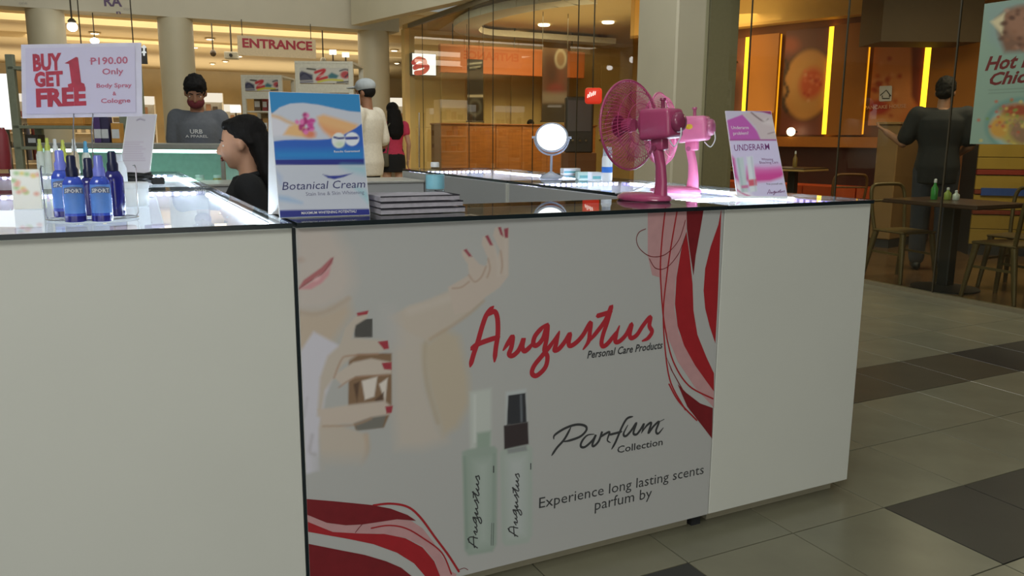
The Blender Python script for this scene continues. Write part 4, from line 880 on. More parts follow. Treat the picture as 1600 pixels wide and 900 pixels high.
def shoes(t, J, m):
    for s in 'LR':
        an = J['a'+s]; k = MB(); fd = Vector((.02 if s == 'L' else -.02, -1, 0)).normalized(); k.cap(an+Vector((0, .035, -.045)), an+fd*.165+Vector((0, 0, -.052)), .042, .033); k.cap(an, an+Vector((0, .01, -.03)), .042, .042)
        me = remeshed(k, .012, 2, 'shoe')
        for v in me.vertices: v.co.z = max(v.co.z, 0.0)
        link('shoe', me, m, t, True)
def shirt(t, J, trunk, limb, m, g=.018, sleeve=.0, hem=-.10, fem=1.0, name='shirt', upto=1.0):
    k = MB(); trunk(k, g, hem)
    for s in 'LR':
        A, C_ = J['s'+s], J['e'+s]; k.cap(J['chest'].lerp(J['neck'], .6), A, .064*fem+g*.5, .058*fem+g*.5); k.cap(A, A.lerp(C_, upto), .054*fem+g, (.050 if upto < 1 else .043)*fem+g)
        if sleeve: limb(k, 's'+s, 'e'+s, 'w'+s, .050*fem, .043*fem, .032*fem, g, 0, sleeve)
    return cloth(t, name, k, m)

# seated attendant in black, profile to the left
SW = Vector((.64, 3.74, 0)); AZL = math.degrees(YAW)-90
t, J, hp, HR, trunk, limb = person('woman in a black collared shirt sitting behind the counter in profile, looking down', SW, AZL-9, 1.62, SKIN('tan', (196, 150, 122)),
    dict(pelvis=(0, 0, .62), spine=(0, -.02, .80), chest=(0, -.04, .96), neck=(0, -.045, 1.13), head=(0, -.085, 1.275), sL=(.175, -.03, 1.08), eL=(.215, .07, .82), wL=(.08, -.05, .70), sR=(-.175, -.03, 1.08), eR=(-.215, .07, .82), wR=(-.10, -.05, .70),
         hL=(.07, -.02, .60), kL=(-.28, -.10, .62), aL=(-.30, -.06, .15), hR=(-.09, .02, .60), kR=(-.42, .10, .62), aR=(-.44, .10, .15)), head=(9, 0, 0), female=True)
t.location.z = .03
SW_T = t
m_blkc = mat('fabric_black', (24, 25, 28), .85, scale=50, bump=.2)
shirt(t, J, trunk, limb, m_blkc, .020, .35, -.06, .95); 
k = MB(); k.tube([J['neck']+Vector((.072*math.cos(a), -.004+.066*math.sin(a), -.004+.016*math.sin(a))) for a in np.linspace(0, 2*math.pi, 24, False)], .016, 8, True); k.build('collar', m_blkc, t, True, True)
trousers(t, J, limb, mat('denim_dark', (40, 44, 58), .85)); shoes(t, J, mat('shoe_black', (20, 20, 20), .5))
k = MB(); k.ell(hp((0, .036, .050)), (.084, .098, .086), 20, 12, HR); k.ell(hp((0, .085, -.01)), (.080, .056, .10), 16, 10, HR)
k.loft([(hp((0, .085, .02)), .080, .05), (hp((0, .105, -.08)), .090, .058), (hp((0, .12, -.17)), .105, .062), (hp((0, .125, -.28)), .105, .058), (hp((0, .12, -.37)), .075, .04)], 18)
k.cap(hp((.055, -.005, .085)), hp((.074, .062, .0)), .026, .022); k.cap(hp((-.055, -.005, .085)), hp((-.074, .062, .0)), .026, .022); k.ell(hp((0, -.030, .092)), (.056, .040, .030), 14, 8, HR)
me = remeshed(k, .010, 2, 'hair'); rough_hair(me, .004, 60); link('hair', me, m_hair, t, True)
# stool under her
st = thing('stool', 'dark round stool under the seated woman', 'stool', tuple(SW)); zs = .62*1.62/1.75-.10
MB().lathe([(.17, zs-.05), (.18, zs-.04), (.18, zs-.01), (.165, zs)], n=24).build('seat', m_blkc, st, True, True)
for a in range(4): c_, s_ = math.cos(a*math.pi/2+.78), math.sin(a*math.pi/2+.78); MB().tube([(c_*.12, s_*.12, zs-.045), (c_*.19, s_*.19, 0)], .012, 8).build('leg', mat('steel_grey', (120, 122, 126), .3, metal=1), st, True, True)
MB().tube([(.155*math.cos(a), .155*math.sin(a), .22) for a in np.linspace(0, 2*math.pi, 24, False)], .008, 6, True).build('foot_ring', MATS['steel_grey'], st, True, True)

# man in grey T-shirt with a dark red mask, looking down at a phone
P2 = atD(312, 225, 6.3); AZC = math.degrees(math.atan2(P2.x, P2.y))
t, J, hp, HR, trunk, limb = person('man in a grey T-shirt and dark red face mask looking down at his phone', (P2.x, P2.y, 0), AZC+180+8, 1.70, SKIN('brown', (150, 108, 84)),
    dict(chest=(0, -.01, 1.30), neck=(0, -.01, 1.46), head=(0, -.055, 1.605), eL=(.20, .0, 1.10), wL=(.07, -.20, 1.075), eR=(-.20, .0, 1.10), wR=(-.05, -.21, 1.08)), head=(27, 0, 4), wide=.86)
PH = (J['wL']+J['wR'])/2
m_gts = mat('fabric_grey_blue', (104, 108, 116), .9, scale=50, bump=.2)
shirt(t, J, trunk, limb, m_gts, .020, 0, -.14, 1.0, 'tshirt', .55); trousers(t, J, limb, MATS['denim_dark']); shoes(t, J, MATS['shoe_black']); short_hair(t, hp, HR, .014)
k = MB(); k.ell(hp((0, -.045, -.052)), (.066, .066, .052), 16, 10, HR); me = remeshed(k, .009, 1, 'face_mask'); link('face_mask', me, mat('mask_dark_red', (112, 44, 50), .9), t, True)
TP2 = Matrix.Translation(P2-Vector((0, 0, P2.z))) @ Matrix.Rotation(math.radians(180-(AZC+188)), 4, 'Z') @ Matrix.Scale(1.70/1.75, 4)
# chest print
cu_pl = Plane(TP2 @ Vector((-.10, -.147, 1.25)), (TP2.to_3x3() @ Vector((1, 0, 0))), (TP2.to_3x3() @ Vector((0, -.12, 1))))
pr_ = Print(cu_pl, .002); pr_.text_uv('URB', (.055, .045), (.145, .045), .032, .02); pr_.text_uv('A PPAREL', (.02, .015), (.18, .015), .020, .01)
o = pr_.build('chest_lettering', m_wht, None); o.location = (0, 0, 0); o.data.transform(Matrix.Translation(LOC[o])); o.parent = t; o.data.transform(TP2.inverted())
phn = thing('phone', 'pale phone held in both hands by the man in grey', 'phone', tuple(TP2 @ (PH+Vector((0, -.055, .055)))), math.radians(180-(AZC+188)))
MB().bbox(-.037, .037, -.005, .005, -.06, .075, .003).build('case', mat('phone_case', (208, 210, 214), .3), phn, True); MB().box(-.033, .033, .0052, .0056, -.055, .07).build('screen', glow('phone_screen', (200, 220, 255), 1.2), phn, True)

# man with cap and white shirt
P3 = atD(573, 200, 8.2); AZ3 = math.degrees(math.atan2(P3.x, P3.y))
t, J, hp, HR, trunk, limb = person('man in a white cap and white shirt walking away beside the column', (P3.x, P3.y, 0), AZ3-62, 1.80, SKIN('brown', (150, 108, 84)),
    dict(eL=(.24, -.02, 1.14), wL=(.20, -.22, 1.05), eR=(-.235, .06, 1.13), wR=(-.22, -.16, 1.02), aL=(.10, .06, .085), aR=(-.10, -.10, .085), kR=(-.10, -.08, .5)), head=(4, 0, 0), wide=1.05)
shirt(t, J, trunk, limb, mat('fabric_white', (226, 220, 206), .9, scale=50, bump=.2), .028, 0, -.13, 1.05, 'shirt', .8); trousers(t, J, limb, m_blkc); shoes(t, J, MATS['shoe_black'])
k = MB(); k.ell(hp((0, .02, .02)), (.079, .092, .075), 18, 10, HR); me = remeshed(k, .010, 1, 'hair'); link('hair', me, m_hair, t, True)
k = MB(); k.ell(hp((0, .012, .07)), (.090, .106, .075), 20, 12, HR); k.ell(hp((0, -.12, .062)), (.070, .075, .010), 16, 6, HR); me = remeshed(k, .010, 1, 'cap'); link('cap', me, mat('cap_fabric_grey', (176, 184, 190), .9), t, True)

# woman in pink top and black skirt, from behind
P4 = atD(613, 200, 12.2); AZ4 = math.degrees(math.atan2(P4.x, P4.y))
t, J, hp, HR, trunk, limb = person('woman with long black hair in a pink top and short black skirt, seen from behind', (P4.x, P4.y, 0), AZ4-14, 1.74, SKIN('fair', (206, 164, 138)),
    dict(eL=(.22, .04, 1.14), wL=(.20, -.10, .96), eR=(-.24, .04, 1.14), wR=(-.25, -.06, .90), aR=(-.09, .16, .12), kR=(-.095, .02, .5)), head=(3, 0, 10), female=True)
shirt(t, J, trunk, limb, mat('fabric_pink', (206, 62, 96), .85, scale=40, bump=.2), .018, 0, .02, .95, 'blouse', .35)
k = MB(); pv = J['pelvis']; k.loft([(pv+Vector((0, 0, -.24)), .19, .14), (pv+Vector((0, 0, -.1)), .192, .145), (pv, .185, .138), (pv+Vector((0, 0, .12)), .150, .115)], 22); cloth(t, 'skirt', k, m_blkc); shoes(t, J, MATS['shoe_black'])
k = MB(); k.ell(hp((0, .025, .045)), (.092, .108, .092), 20, 12, HR); k.loft([(hp((0, .07, .02)), .098, .07), (hp((0, .095, -.10)), .115, .07), (hp((0, .11, -.22)), .125, .062), (hp((0, .11, -.34)), .115, .055), (hp((0, .10, -.42)), .06, .03)], 18)
me = remeshed(k, .012, 2, 'hair'); rough_hair(me, .005, 50); link('hair', me, m_hair, t, True)
# her shoulder bag
hb = thing('handbag', 'olive handbag hanging between the white shirt and the pink top', 'bag', tuple(atD(597, 250, 12.1)), -AZ4*math.pi/180); m_bag = mat('bag_olive', (96, 92, 74), .7)
MB().bbox(-.10, .10, -.05, .05, -.10, .10, .02, 2).build('pouch', m_bag, hb, True, True); MB().tube(crom([(-.07, 0, .09), (.0, 0, .3), (.10, 0, .50), (.14, .03, .53), (.13, .05, .45), (.08, 0, .09)], 4), .010, 8).build('strap', m_bag, hb, True, True)
hb.location.z = max(hb.location.z, .8)

# man in black in the restaurant, from behind
P5 = atZ(1455, 430, 0); P5 = Vector((7.2, 5.25, 0)); AZ5 = math.degrees(math.atan2(P5.x, P5.y))
t, J, hp, HR, trunk, limb = person('man in a black shirt and jeans standing with his back to the glass', P5, AZ5-8, 1.83, SKIN('brown', (150, 108, 84)),
    dict(eL=(.30, .0, 1.16), wL=(.44, -.16, 1.27), eR=(-.25, .02, 1.14), wR=(-.16, -.18, 1.05), head=(-.015, -.03, 1.615)), head=(12, 0, -18), wide=1.08)
# arm towards the left of the picture
shirt(t, J, trunk, limb, mat('fabric_black_polo', (30, 32, 34), .85), .028, 0, -.16, 1.08, 'shirt', .75); trousers(t, J, limb, mat('denim_grey', (50, 53, 62), .9), .93, .022); shoes(t, J, MATS['shoe_black']); short_hair(t, hp, HR, .016)
# ------------------------------------------------------------------ restaurant
GX = 6.0
m_gl = glassmat('shopfront_glass', (.90, .92, .88), 1.5, 0.0)
m_jnt = mat('glass_joint', (60, 54, 40), .5); m_pil = mat('pillar_grey', (172, 168, 150), .6, scale=2, var=.03)
m_rfl = mat('dining_floor', (96, 72, 48), .25, scale=4, var=.2); m_rce = mat('dining_ceiling', (206, 176, 118), .8, scale=2, var=.03); m_rwall = mat('dining_wall_cream', (214, 184, 120), .7, scale=3, var=.05)
tag(MB().box(GX+.06, 13.5, .5, 17.4, -.003, .0).build('floor', m_rfl), kind='structure')
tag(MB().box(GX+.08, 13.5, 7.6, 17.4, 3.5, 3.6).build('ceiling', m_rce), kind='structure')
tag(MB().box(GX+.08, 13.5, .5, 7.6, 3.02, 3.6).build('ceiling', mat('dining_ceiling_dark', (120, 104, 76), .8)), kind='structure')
tag(MB().box(GX+.05, 13.5, 17.2, 17.4, 0, 3.5).build('wall_far', m_rwall), kind='structure')
tag(MB().box(13.4, 13.6, .5, 17.2, 0, 3.5).build('wall_right', m_rwall), kind='structure')
tag(MB().box(GX+.05, 13.5, .3, .5, 0, 3.5).build('wall_near', m_rwall), kind='structure')
# glass front: panes between the joints seen in the photo
def gy(px): d = ray(px, 230); return d[1]/d[0]*GX
js = [1.2, gy(1480), gy(1310), gy(1163), gy(1090)]; js2 = [gy(985), gy(900), gy(832), gy(770), gy(733), gy(662), 16.75]
win = tag(MB().box(GX-.03, GX+.03, 1.2, js[-1], 3.12, 3.2).build('window_1', mat('glass_channel', (120, 112, 90), .4)), kind='structure')
win2 = tag(MB().box(GX-.03, GX+.03, js2[0], 16.75, 3.46, 3.54).build('window_2', MATS['glass_channel']), kind='structure')
for wn, J_, zt in ((win, js, 3.12), (win2, js2, 3.46)):
    for a, b in zip(J_[:-1], J_[1:]): MB().box(GX-.005, GX+.005, a+.006, b-.006, .03, zt).build('pane', m_gl, wn)
    for a in J_[1:-1]: MB().box(GX-.006, GX+.006, a-.006, a+.006, .03, zt).build('joint', m_jnt, wn)
    MB().box(GX-.03, GX+.03, J_[0], J_[-1], 0, .03).build('sill', MATS['glass_channel'], wn)
hd = MB().tube([atX(655, 176, GX-.06), atX(655, 262, GX-.06)], .02, 8).build('door_handle', mat('handle_steel', (200, 196, 180), .25, metal=1), win2)
# pillar between the two glass fronts
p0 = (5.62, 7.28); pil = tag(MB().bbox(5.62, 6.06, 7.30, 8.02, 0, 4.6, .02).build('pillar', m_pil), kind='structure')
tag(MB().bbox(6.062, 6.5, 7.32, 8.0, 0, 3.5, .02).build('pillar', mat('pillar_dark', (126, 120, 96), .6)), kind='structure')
# bulkhead over the near glass
tag(MB().box(GX-.05, GX+.06, 1.2, 7.3, 3.2, 4.4).build('wall_bulkhead', mat('bulkhead_brown', (104, 84, 60), .7)), kind='structure')
tag(MB().add([(5.02, 17.6, 3.55), (6.12, 11.9, 3.55), (6.35, 11.95, 3.55), (5.25, 17.65, 3.55), (5.02, 17.6, 5.0), (6.12, 11.9, 5.0), (6.35, 11.95, 5.0), (5.25, 17.65, 5.0)], [(0, 3, 2, 1), (4, 5, 6, 7), (0, 1, 5, 4), (1, 2, 6, 5), (2, 3, 7, 6), (3, 0, 4, 7)]).build('wall_fascia', mat('fascia_white', (196, 190, 166), .7, scale=2, var=.03)), kind='structure')
tag(MB().box(6.12, 6.35, 7.9, 11.95, 3.55, 5.0).build('wall_fascia', MATS['fascia_white']), kind='structure')
# curved white light cove below the ceiling
k = MB(); cpts = []
for a in np.linspace(math.pi*.5, math.pi*1.35, 14): cpts.append((7.6+1.25*math.cos(a), 13.6+2.6*math.sin(a)))
cpts = [(10.6, 16.2), (9, 16.2)]+cpts
for (x0, y0), (x1, y1) in zip(cpts[:-1], cpts[1:]): k.bar((x0, y0, 3.38), (x1, y1, 3.38), .5, .12)
tag(k.build('ceiling_cove', mat('cove_white', (228, 222, 204), .8)), kind='structure')
# orange header sign and partition at the far end
def hang(o_, label, cat): return tag(o_, label, cat)
SY = 16.0
a, b = atY(686, 70, SY), atY(912, 84, SY); zb = atY(800, 118, SY).z; zt = atY(800, 75, SY).z
t = thing('header_sign', 'long orange-brown header board with faint letters over the service counter', 'sign', ((a.x+b.x)/2, SY, zb))
MB().bbox(a.x, b.x, SY-.06, SY+.06, zb, zt, .01).build('board', mat('board_orange', (178, 96, 40), .6, scale=2, var=.08), t)
HPL = Plane((a.x, SY-.06, zb), (1, 0, 0), (0, 0, 1)); 
for x in (a.x+.3, (a.x+b.x)/2, b.x-.3): MB().tube([(x, SY, zt), (x, SY, 3.5)], .012, 6).build('hanger_rod', m_jnt, t)
PY = 15.3; a, b = atY(690, 192, PY), atY(930, 193, PY); zt = a.z
t = thing('service_counter', 'tall plain wooden partition counter under the orange header board', 'counter', ((a.x+b.x)/2, PY, 0))
m_wd = mat('wood_orange', (176, 110, 52), .45, scale=3, var=.18, stretch=(1, 1, 8)); n_ = 6; w_ = (b.x-6.1)/n_
for i in range(n_): MB().bbox(6.1+i*w_+.004, 6.1+(i+1)*w_-.004, PY-.03, PY, .06, zt-.03, .004).build('panel', m_wd, t)
MB().box(6.1, b.x, PY, PY+.5, 0, zt-.03).build('body', mat('wood_brown', (120, 74, 36), .5), t); MB().bbox(6.08, b.x+.03, PY-.05, PY+.52, zt-.03, zt, .005).build('worktop', mat('wood_top', (150, 92, 44), .4), t)
# cream wall panels behind it
for i, (x0, x1) in enumerate(((690, 728), (757, 792), (800, 846), (888, 925), (940, 985))):
    p, q = atY(x0, 130, 17.1), atY(x1, 130, 17.1); t = tag(MB().bbox(p.x, q.x, 17.12, 17.19, 1.2, 2.95, .01).build('wall_panel', m_rwall), ['pale yellow wall panel left of the black hanging banner', 'pale yellow wall panel right of the black hanging banner', 'pale yellow wall panel left of the brown food banner', 'pale yellow wall panel right of the brown food banner', 'pale yellow wall panel beside the grey pillar'][i], 'panel', 'cream panels on the far wall')
# hanging banners
def hbanner(label, x0, x1, y0, y1, Y, fn, base):
    a, b = atY(x0, y0, Y), atY(x1, y1, Y); t = thing('hanging_banner', label, 'banner', ((a.x+b.x)/2, Y, b.z)); P = Plane((a.x, Y, b.z), (1, 0, 0), (0, 0, 1)); W, Hh = b.x-a.x, a.z-b.z
    MB().box(a.x, b.x, Y+.001, Y+.012, b.z, a.z).build('sheet', base, t); vgrid('printed_picture', P, .001, W-.001, .001, Hh-.001, 24, 60, fn, vcmat('banner_gloss', .4), t, k=.002)
    for x in (a.x, b.x): MB().tube([(x, Y+.006, a.z), (x, Y+.006, 3.49)], .006, 6).build('hanger_wire', m_jnt, t)
    MB().tube([(a.x-.02, Y+.006, b.z), (b.x+.02, Y+.006, b.z)], .014, 8).build('rail', m_jnt, t); return t
def f1(x, y):
    P = Paint(x, y, KB(40, 36, 32)); P.ell((742, 168), (11, 14), KB(86, 84, 76), 1.5); P.ell((742, 168), (7, 9), KB(44, 38, 34), 1.5); P.stroke([(732, 100), (752, 98)], 2, KB(190, 186, 170), 1); P.stroke([(734, 106), (750, 104)], 1.6, KB(180, 176, 160), 1); P.stroke([(732, 150), (754, 150)], 3, KB(210, 196, 170), 1.4); return P.c
def f2(x, y):
    P = Paint(x, y, KB(112, 84, 62)); P.ell((868, 130), (17, 28), KB(140, 78, 50), 8); P.ell((862, 110), (10, 22), KB(96, 62, 46), 6); P.ell((868, 140), (12, 9), KB(156, 70, 58), 4); P.poly([(846, 145), (886, 145), (886, 162), (846, 162)], KB(176, 158, 136), 5); P.poly([(846, 162), (886, 162), (886, 192), (846, 192)], KB(84, 70, 50), 2); P.stroke([(857, 166), (876, 166)], 2.6, KB(196, 196, 214), 1); P.ell((876, 92), (9, 15), KB(196, 186, 160), 1.5); P.ell((876, 92), (6.5, 12), KB(150, 118, 84), 1.5); return P.c
hbanner('narrow black banner with a pale ring hanging behind the glass', 730, 755, 92, 190, 14.6, f1, m_blk)
hbanner('brown food photo banner with an oval plate hanging behind the glass', 848, 885, 74, 190, 13.6, f2, mat('banner_brown', (110, 84, 62), .6))
# lit menu box, red drinks dispenser and dark machine
a, b = atY(643, 82, 17.05), atY(682, 119, 17.05)
t = thing('lit_menu_box', 'bright white lightbox with red script high beyond the glass door', 'sign', ((a.x+b.x)/2, 17.12, b.z)); MB().bbox(a.x, b.x, 17.05, 17.19, b.z, a.z, .01).build('case', m_dark, t)
P = Plane((a.x+.02, 17.05, b.z+.02), (1, 0, 0), (0, 0, 1)); MB().box(a.x+.015, b.x-.015, 17.042, 17.049, b.z+.015, a.z-.015).build('diffuser', glow('lightbox_white', (255, 252, 246), 1.5), t)
e_ = Each(Plane((a.x, 17.042, b.z), (1, 0, 0), (0, 0, 1)), .002, glow('lightbox_red', (206, 70, 66), .9), t, 'script'); 
for q in ([(646, 98), (654, 92), (664, 96), (660, 102), (650, 104)], [(648, 106), (658, 102), (668, 104), (662, 112), (650, 114)]): e_.stroke(q, .10)
p = atD(926, 151, 11.6); t = thing('lit_red_sign', 'glowing red rounded sign box beside the fan, inside the restaurant', 'sign', (p.x, p.y, p.z-.12), -YAW-.1)
MB().bbox(-.11, .13, -.06, .10, .02, .24, .04, 3).build('case', mat('sign_red', (226, 60, 48), .4, emit=(230, 56, 40), es=.7), t, True, True); k = MB()
for i, (x, h) in enumerate(((-.07, .05), (-.045, .07), (-.02, .05), (.005, .06), (.03, .05))): k.bar((x, -.064, .10+.01*i), (x+.008, -.064, .10+.01*i+h), .014, .008, (0, 1, 0))
k.build('letters', glow('sign_letter_white', (255, 240, 236), 1.6), t, True); MB().tube([(0, .02, .24), (0, .02, 3.5-p.z+.12)], .01, 6).build('rod', m_jnt, t, True)
p = atD(905, 190, 13.6); t = thing('drinks_machine', 'dark drinks machine on a stand below the glowing red sign', 'machine', (p.x, p.y, 0), -YAW); zt = atD(905, 152, 13.6).z
MB().bbox(-.28, .28, -.2, .25, 0, 1.0, .01).build('stand', mat('wood_brown', (120, 74, 36), .5), t, True); MB().bbox(-.24, .22, -.18, .2, 1.0, zt, .02).build('case', mat('machine_dark', (52, 44, 44), .4), t, True); MB().box(-.2, .18, -.192, -.182, 1.35, zt-.06).build('window', mat('machine_panel', (88, 80, 88), .3), t, True)
for x in (-.12, 0, .1): MB().tube([(x, -.24, 1.2), (x, -.18, 1.22)], .02, 8).build('tap', MATS['handle_steel'], t, True, True)
# dark bulkhead inside
a = atD(1376, 66, 9.3); b = atD(1532, 66, 9.3); d = Vector((b.x-a.x, b.y-a.y, 0)); nn = Vector((-d.y, d.x, 0)).normalized(); tag(MB().obox(Vector((a.x, a.y, (a.z+3.02)/2))+d/2+nn*.3, d/2, nn*.3, Vector((0, 0, (3.0-a.z)/2))).build('ceiling_bulkhead', MATS['bulkhead_brown']), kind='structure')
# ---- near dining room: angled feature wall
WD = Vector((-.259, .966, 0)); WN = Vector((-.966, -.259, 0)); WO = Vector((9.17, 8.24, 0))
FPL = Plane(WO, -WD, (0, 0, 1))      # u runs towards the right of the picture
def wu(px, py=150): return FPL.px(px, py)
m_fw = mat('feature_wall_brown', (128, 76, 34), .6, scale=3, var=.12)
fw_ = MB(); c = FPL.pt(.6, 1.5, -.12); fw_.obox(c, Vector(FPL.u)*4.2, Vector(FPL.n)*.1, Vector((0, 0, 1.5))); tag(fw_.build('wall_feature', m_fw), kind='structure')
cn = MB(); cn.obox(FPL.pt(.6, 3.17, .10), Vector(FPL.u)*4.2, Vector(FPL.n)*.12, Vector((0, 0, .31))); tag(cn.build('trim_1', mat('cornice_cream', (222, 178, 100), .7, var=.03, scale=2)), kind='structure')
m_pan = mat('led_panel_wood', (176, 108, 32), .5, scale=2, var=.08, stretch=(1, 1, .4)); m_ledy = glow('led_yellow', (255, 196, 40), 3.2)
def led_panel(label, pxl, pxr, ptop, pbot, ledw=.09):
    u0, u1 = wu(pxl, 120)[0], wu(pxr, 120)[0]; v0, v1 = FPL.px((pxl+pxr)/2, pbot)[1], FPL.px((pxl+pxr)/2, ptop)[1]
    t = thing('glowing_wall_panel', label, 'panel', tuple(FPL.pt((u0+u1)/2, v0)), group='glowing panels on the restaurant wall')
    k = MB(); k.obox(FPL.pt((u0+u1)/2, (v0+v1)/2, .075), Vector(FPL.u)*(u1-u0)/2, Vector(FPL.n)*.02, Vector((0, 0, (v1-v0)/2))); k.build('board', m_pan, t)
    k = MB(); k.obox(FPL.pt((u0+u1)/2, (v0+v1)/2, .02), Vector(FPL.u)*((u1-u0)/2-.06), Vector(FPL.n)*.035, Vector((0, 0, (v1-v0)/2-.05))); k.build('batten', m_fw, t)
    k = MB(); k.obox(FPL.pt(u0-ledw*.55, (v0+v1)/2, .025), Vector(FPL.u)*ledw*.5, Vector(FPL.n)*.02, Vector((0, 0, (v1-v0)/2-.01))); k.build('light_strip', m_ledy, t)
    k = MB(); k.obox(FPL.pt(u1+.006, (v0+v1)/2, .045), Vector(FPL.u)*.005, Vector(FPL.n)*.012, Vector((0, 0, (v1-v0)/2-.01))); k.build('light_strip', glow('led_amber', (255, 170, 30), 1.3), t)
led_panel('glowing amber wall panel beside the grey pillar', 1080, 1104, 66, 205, .04)
led_panel('glowing amber wall panel behind the underarm sign, left of the pancake mural', 1173, 1219, 55, 212)
led_panel('wide glowing amber wall panel right of the pancake mural', 1303, 1357, 38, 211)
led_panel('glowing amber wall panel behind the man in black', 1456, 1532, 66, 195)
def mural(label, pxl, pxr, ptop, pbot, fn):
    u0, u1 = wu(pxl, 130)[0], wu(pxr, 130)[0]; v0, v1 = FPL.px((pxl+pxr)/2, pbot)[1], FPL.px((pxl+pxr)/2, ptop)[1]
    t = thing('food_mural', label, 'mural', tuple(FPL.pt((u0+u1)/2, v0)), group='food murals on the restaurant wall'); k = MB(); k.obox(FPL.pt((u0+u1)/2, (v0+v1)/2, .004), Vector(FPL.u)*(u1-u0)/2, Vector(FPL.n)*.004, Vector((0, 0, (v1-v0)/2))); k.build('board', m_fw, t)
    vgrid('printed_picture', FPL, u0, u1, v0, v1, 44, 70, fn, vcmat('mural_print', .5), t, k=.010)
def mu1(x, y):
    P = Paint(x, y, KB(126, 70, 44)); P.ell((1130, 118), (22, 16), KB(172, 116, 60), 3); P.ell((1130, 110), (12, 8), KB(196, 150, 90), 2); P.poly([(1108, 118), (1142, 118), (1140, 200), (1108, 200)], KB(168, 112, 60), 3); P.ell((1150, 150), (9, 34), KB(96, 56, 40), 6); P.ell((1120, 80), (20, 12), KB(142, 62, 46), 8); P.ell((1116, 180), (8, 14), KB(130, 74, 40), 4); return P.c
def mu2(x, y):
    P = Paint(x, y, KB(112, 58, 44)); P.ell((1262, 132), (42, 58), KB(82, 52, 38), 3, 1, .25); P.ell((1262, 132), (37, 55), KB(196, 136, 70), 3, 1, .2); P.ell((1262, 132), (30, 46), KB(206, 150, 84), 6, .8, .2); P.ell((1268, 130), (18, 25), KB(206, 92, 56), 5, 1, .3)
    rr = random.Random(5)
    for i in range(24): P.ell((1268+rr.gauss(0, 8), 130+rr.gauss(0, 11)), (2.5, 2.5), rr.choice([KB(222, 120, 80), KB(186, 66, 48), KB(226, 170, 120)]), 1.5, .8)
    for i in range(14): P.ell((1227+4*math.sin(i), 95+i*6), (3, 4), KB(60, 40, 30), 1.5, .8)
    P.ell((1235, 70), (14, 12), KB(156, 76, 48), 6); return P.c
def mu3(x, y):
    P = Paint(x, y, KB(206, 116, 56)); P.ell((1395, 120), (40, 66), KB(216, 136, 74), 5); P.poly([(1424, 66), (1450, 66), (1445, 190), (1424, 150)], KB(124, 54, 34), 3)
    rr = random.Random(8)
    for i in range(40): P.ell((1380+rr.gauss(0, 14), 132+rr.gauss(0, 22)), (4, 4), rr.choice([KB(226, 150, 90), KB(196, 96, 50), KB(176, 74, 44)]), 2, .8)
    P.ell((1372, 168), (18, 12), KB(186, 60, 44), 4); P.ell((1376, 192), (26, 10), KB(222, 150, 84), 4); return P.c
mural('dark stacked pancake mural left of the glowing panel behind the sign', 1108, 1162, 62, 208, mu1); mural('mural of a round pancake with a red topping between two glowing panels', 1224, 1293, 46, 211, mu2); mural('orange food mural with a small white house badge behind the man in black', 1362, 1447, 64, 196, mu3)
# badge and lettering on the third mural
t = thing('house_badge', 'white rounded square badge with a house outline above red lettering', 'sign', tuple(FPL.pt(*FPL.px(1385, 158), .02)))
e_ = Each(FPL, .02, m_wht, t, 'badge'); e_.poly([(1375, 136), (1376, 134.5), (1394, 134), (1395, 135.5), (1394, 157), (1393, 158), (1375.5, 158.5), (1374.5, 157)])
e_ = Each(FPL, .024, m_gry, t, 'house_outline'); e_.stroke([(1377, 149), (1386, 141), (1393, 150)], .014, 1); e_.stroke([(1380, 150), (1380, 154), (1391, 154), (1391, 150)], .014, 1)
e_ = Each(FPL, .024, mat('print_cream', (226, 176, 140), .5), t, 'lettering'); e_.text('PANCAKE HOUSE', (1352, 171), (1417, 168), 5.5, .02)
# small round wall lamps
for px, py, lab in ((1085, 105, 'small round lamp reflected beside the pillar'), (1153, 97, 'small round lamp left of the glowing panel'), (1245, 206, 'small bright lamp below the pancake mural')):  # first globe stands in for a lamp's reflection
    c = FPL.pt(*FPL.px(px, py), .16); t = thing('wall_lamp', lab.replace(' reflected', ''), 'lamp', tuple(c)); MB().ell(c, .042 if py < 150 else .06, 14, 8).build('globe', glow('lamp_warm', (255, 232, 190), 6), t, smooth=True); MB().tube([c, c-Vector(FPL.n)*.17], .012, 8).build('arm', m_jnt, t)
# ledge, banquette and dark dado under the panels
v0 = FPL.px(1320, 214)[1]; k = MB(); ua, ub = -2.4, 1.35
t = thing('banquette', 'long wooden wall bench with orange seat cushions under the glowing panels', 'bench', tuple(FPL.pt(.5, 0, .4)))
def fbox(mb, u0, u1, d0, d1, z0, z1): return mb.obox(FPL.pt((u0+u1)/2, (z0+z1)/2, (d0+d1)/2), Vector(FPL.u)*(u1-u0)/2, Vector(FPL.n)*(d1-d0)/2, Vector((0, 0, (z1-z0)/2)))
fbox(MB(), ua, ub, .012, .16, v0-.14, v0).build('ledge', mat('ledge_amber', (190, 116, 40), .5), t); fbox(MB(), ua, ub, .012, .06, .5, v0-.14).build('dado', mat('dado_dark', (66, 34, 26), .5), t)
fbox(MB(), ua, ub, .06, .55, 0, .50).build('base', mat('dado_dark', (66, 34, 26), .5), t)
for i in range(5): fbox(MB(), ua+i*.75+.01, ua+(i+1)*.75-.01, .06, .58, .50, .63).build('cushion', mat('cushion_orange', (222, 92, 40), .6), t)
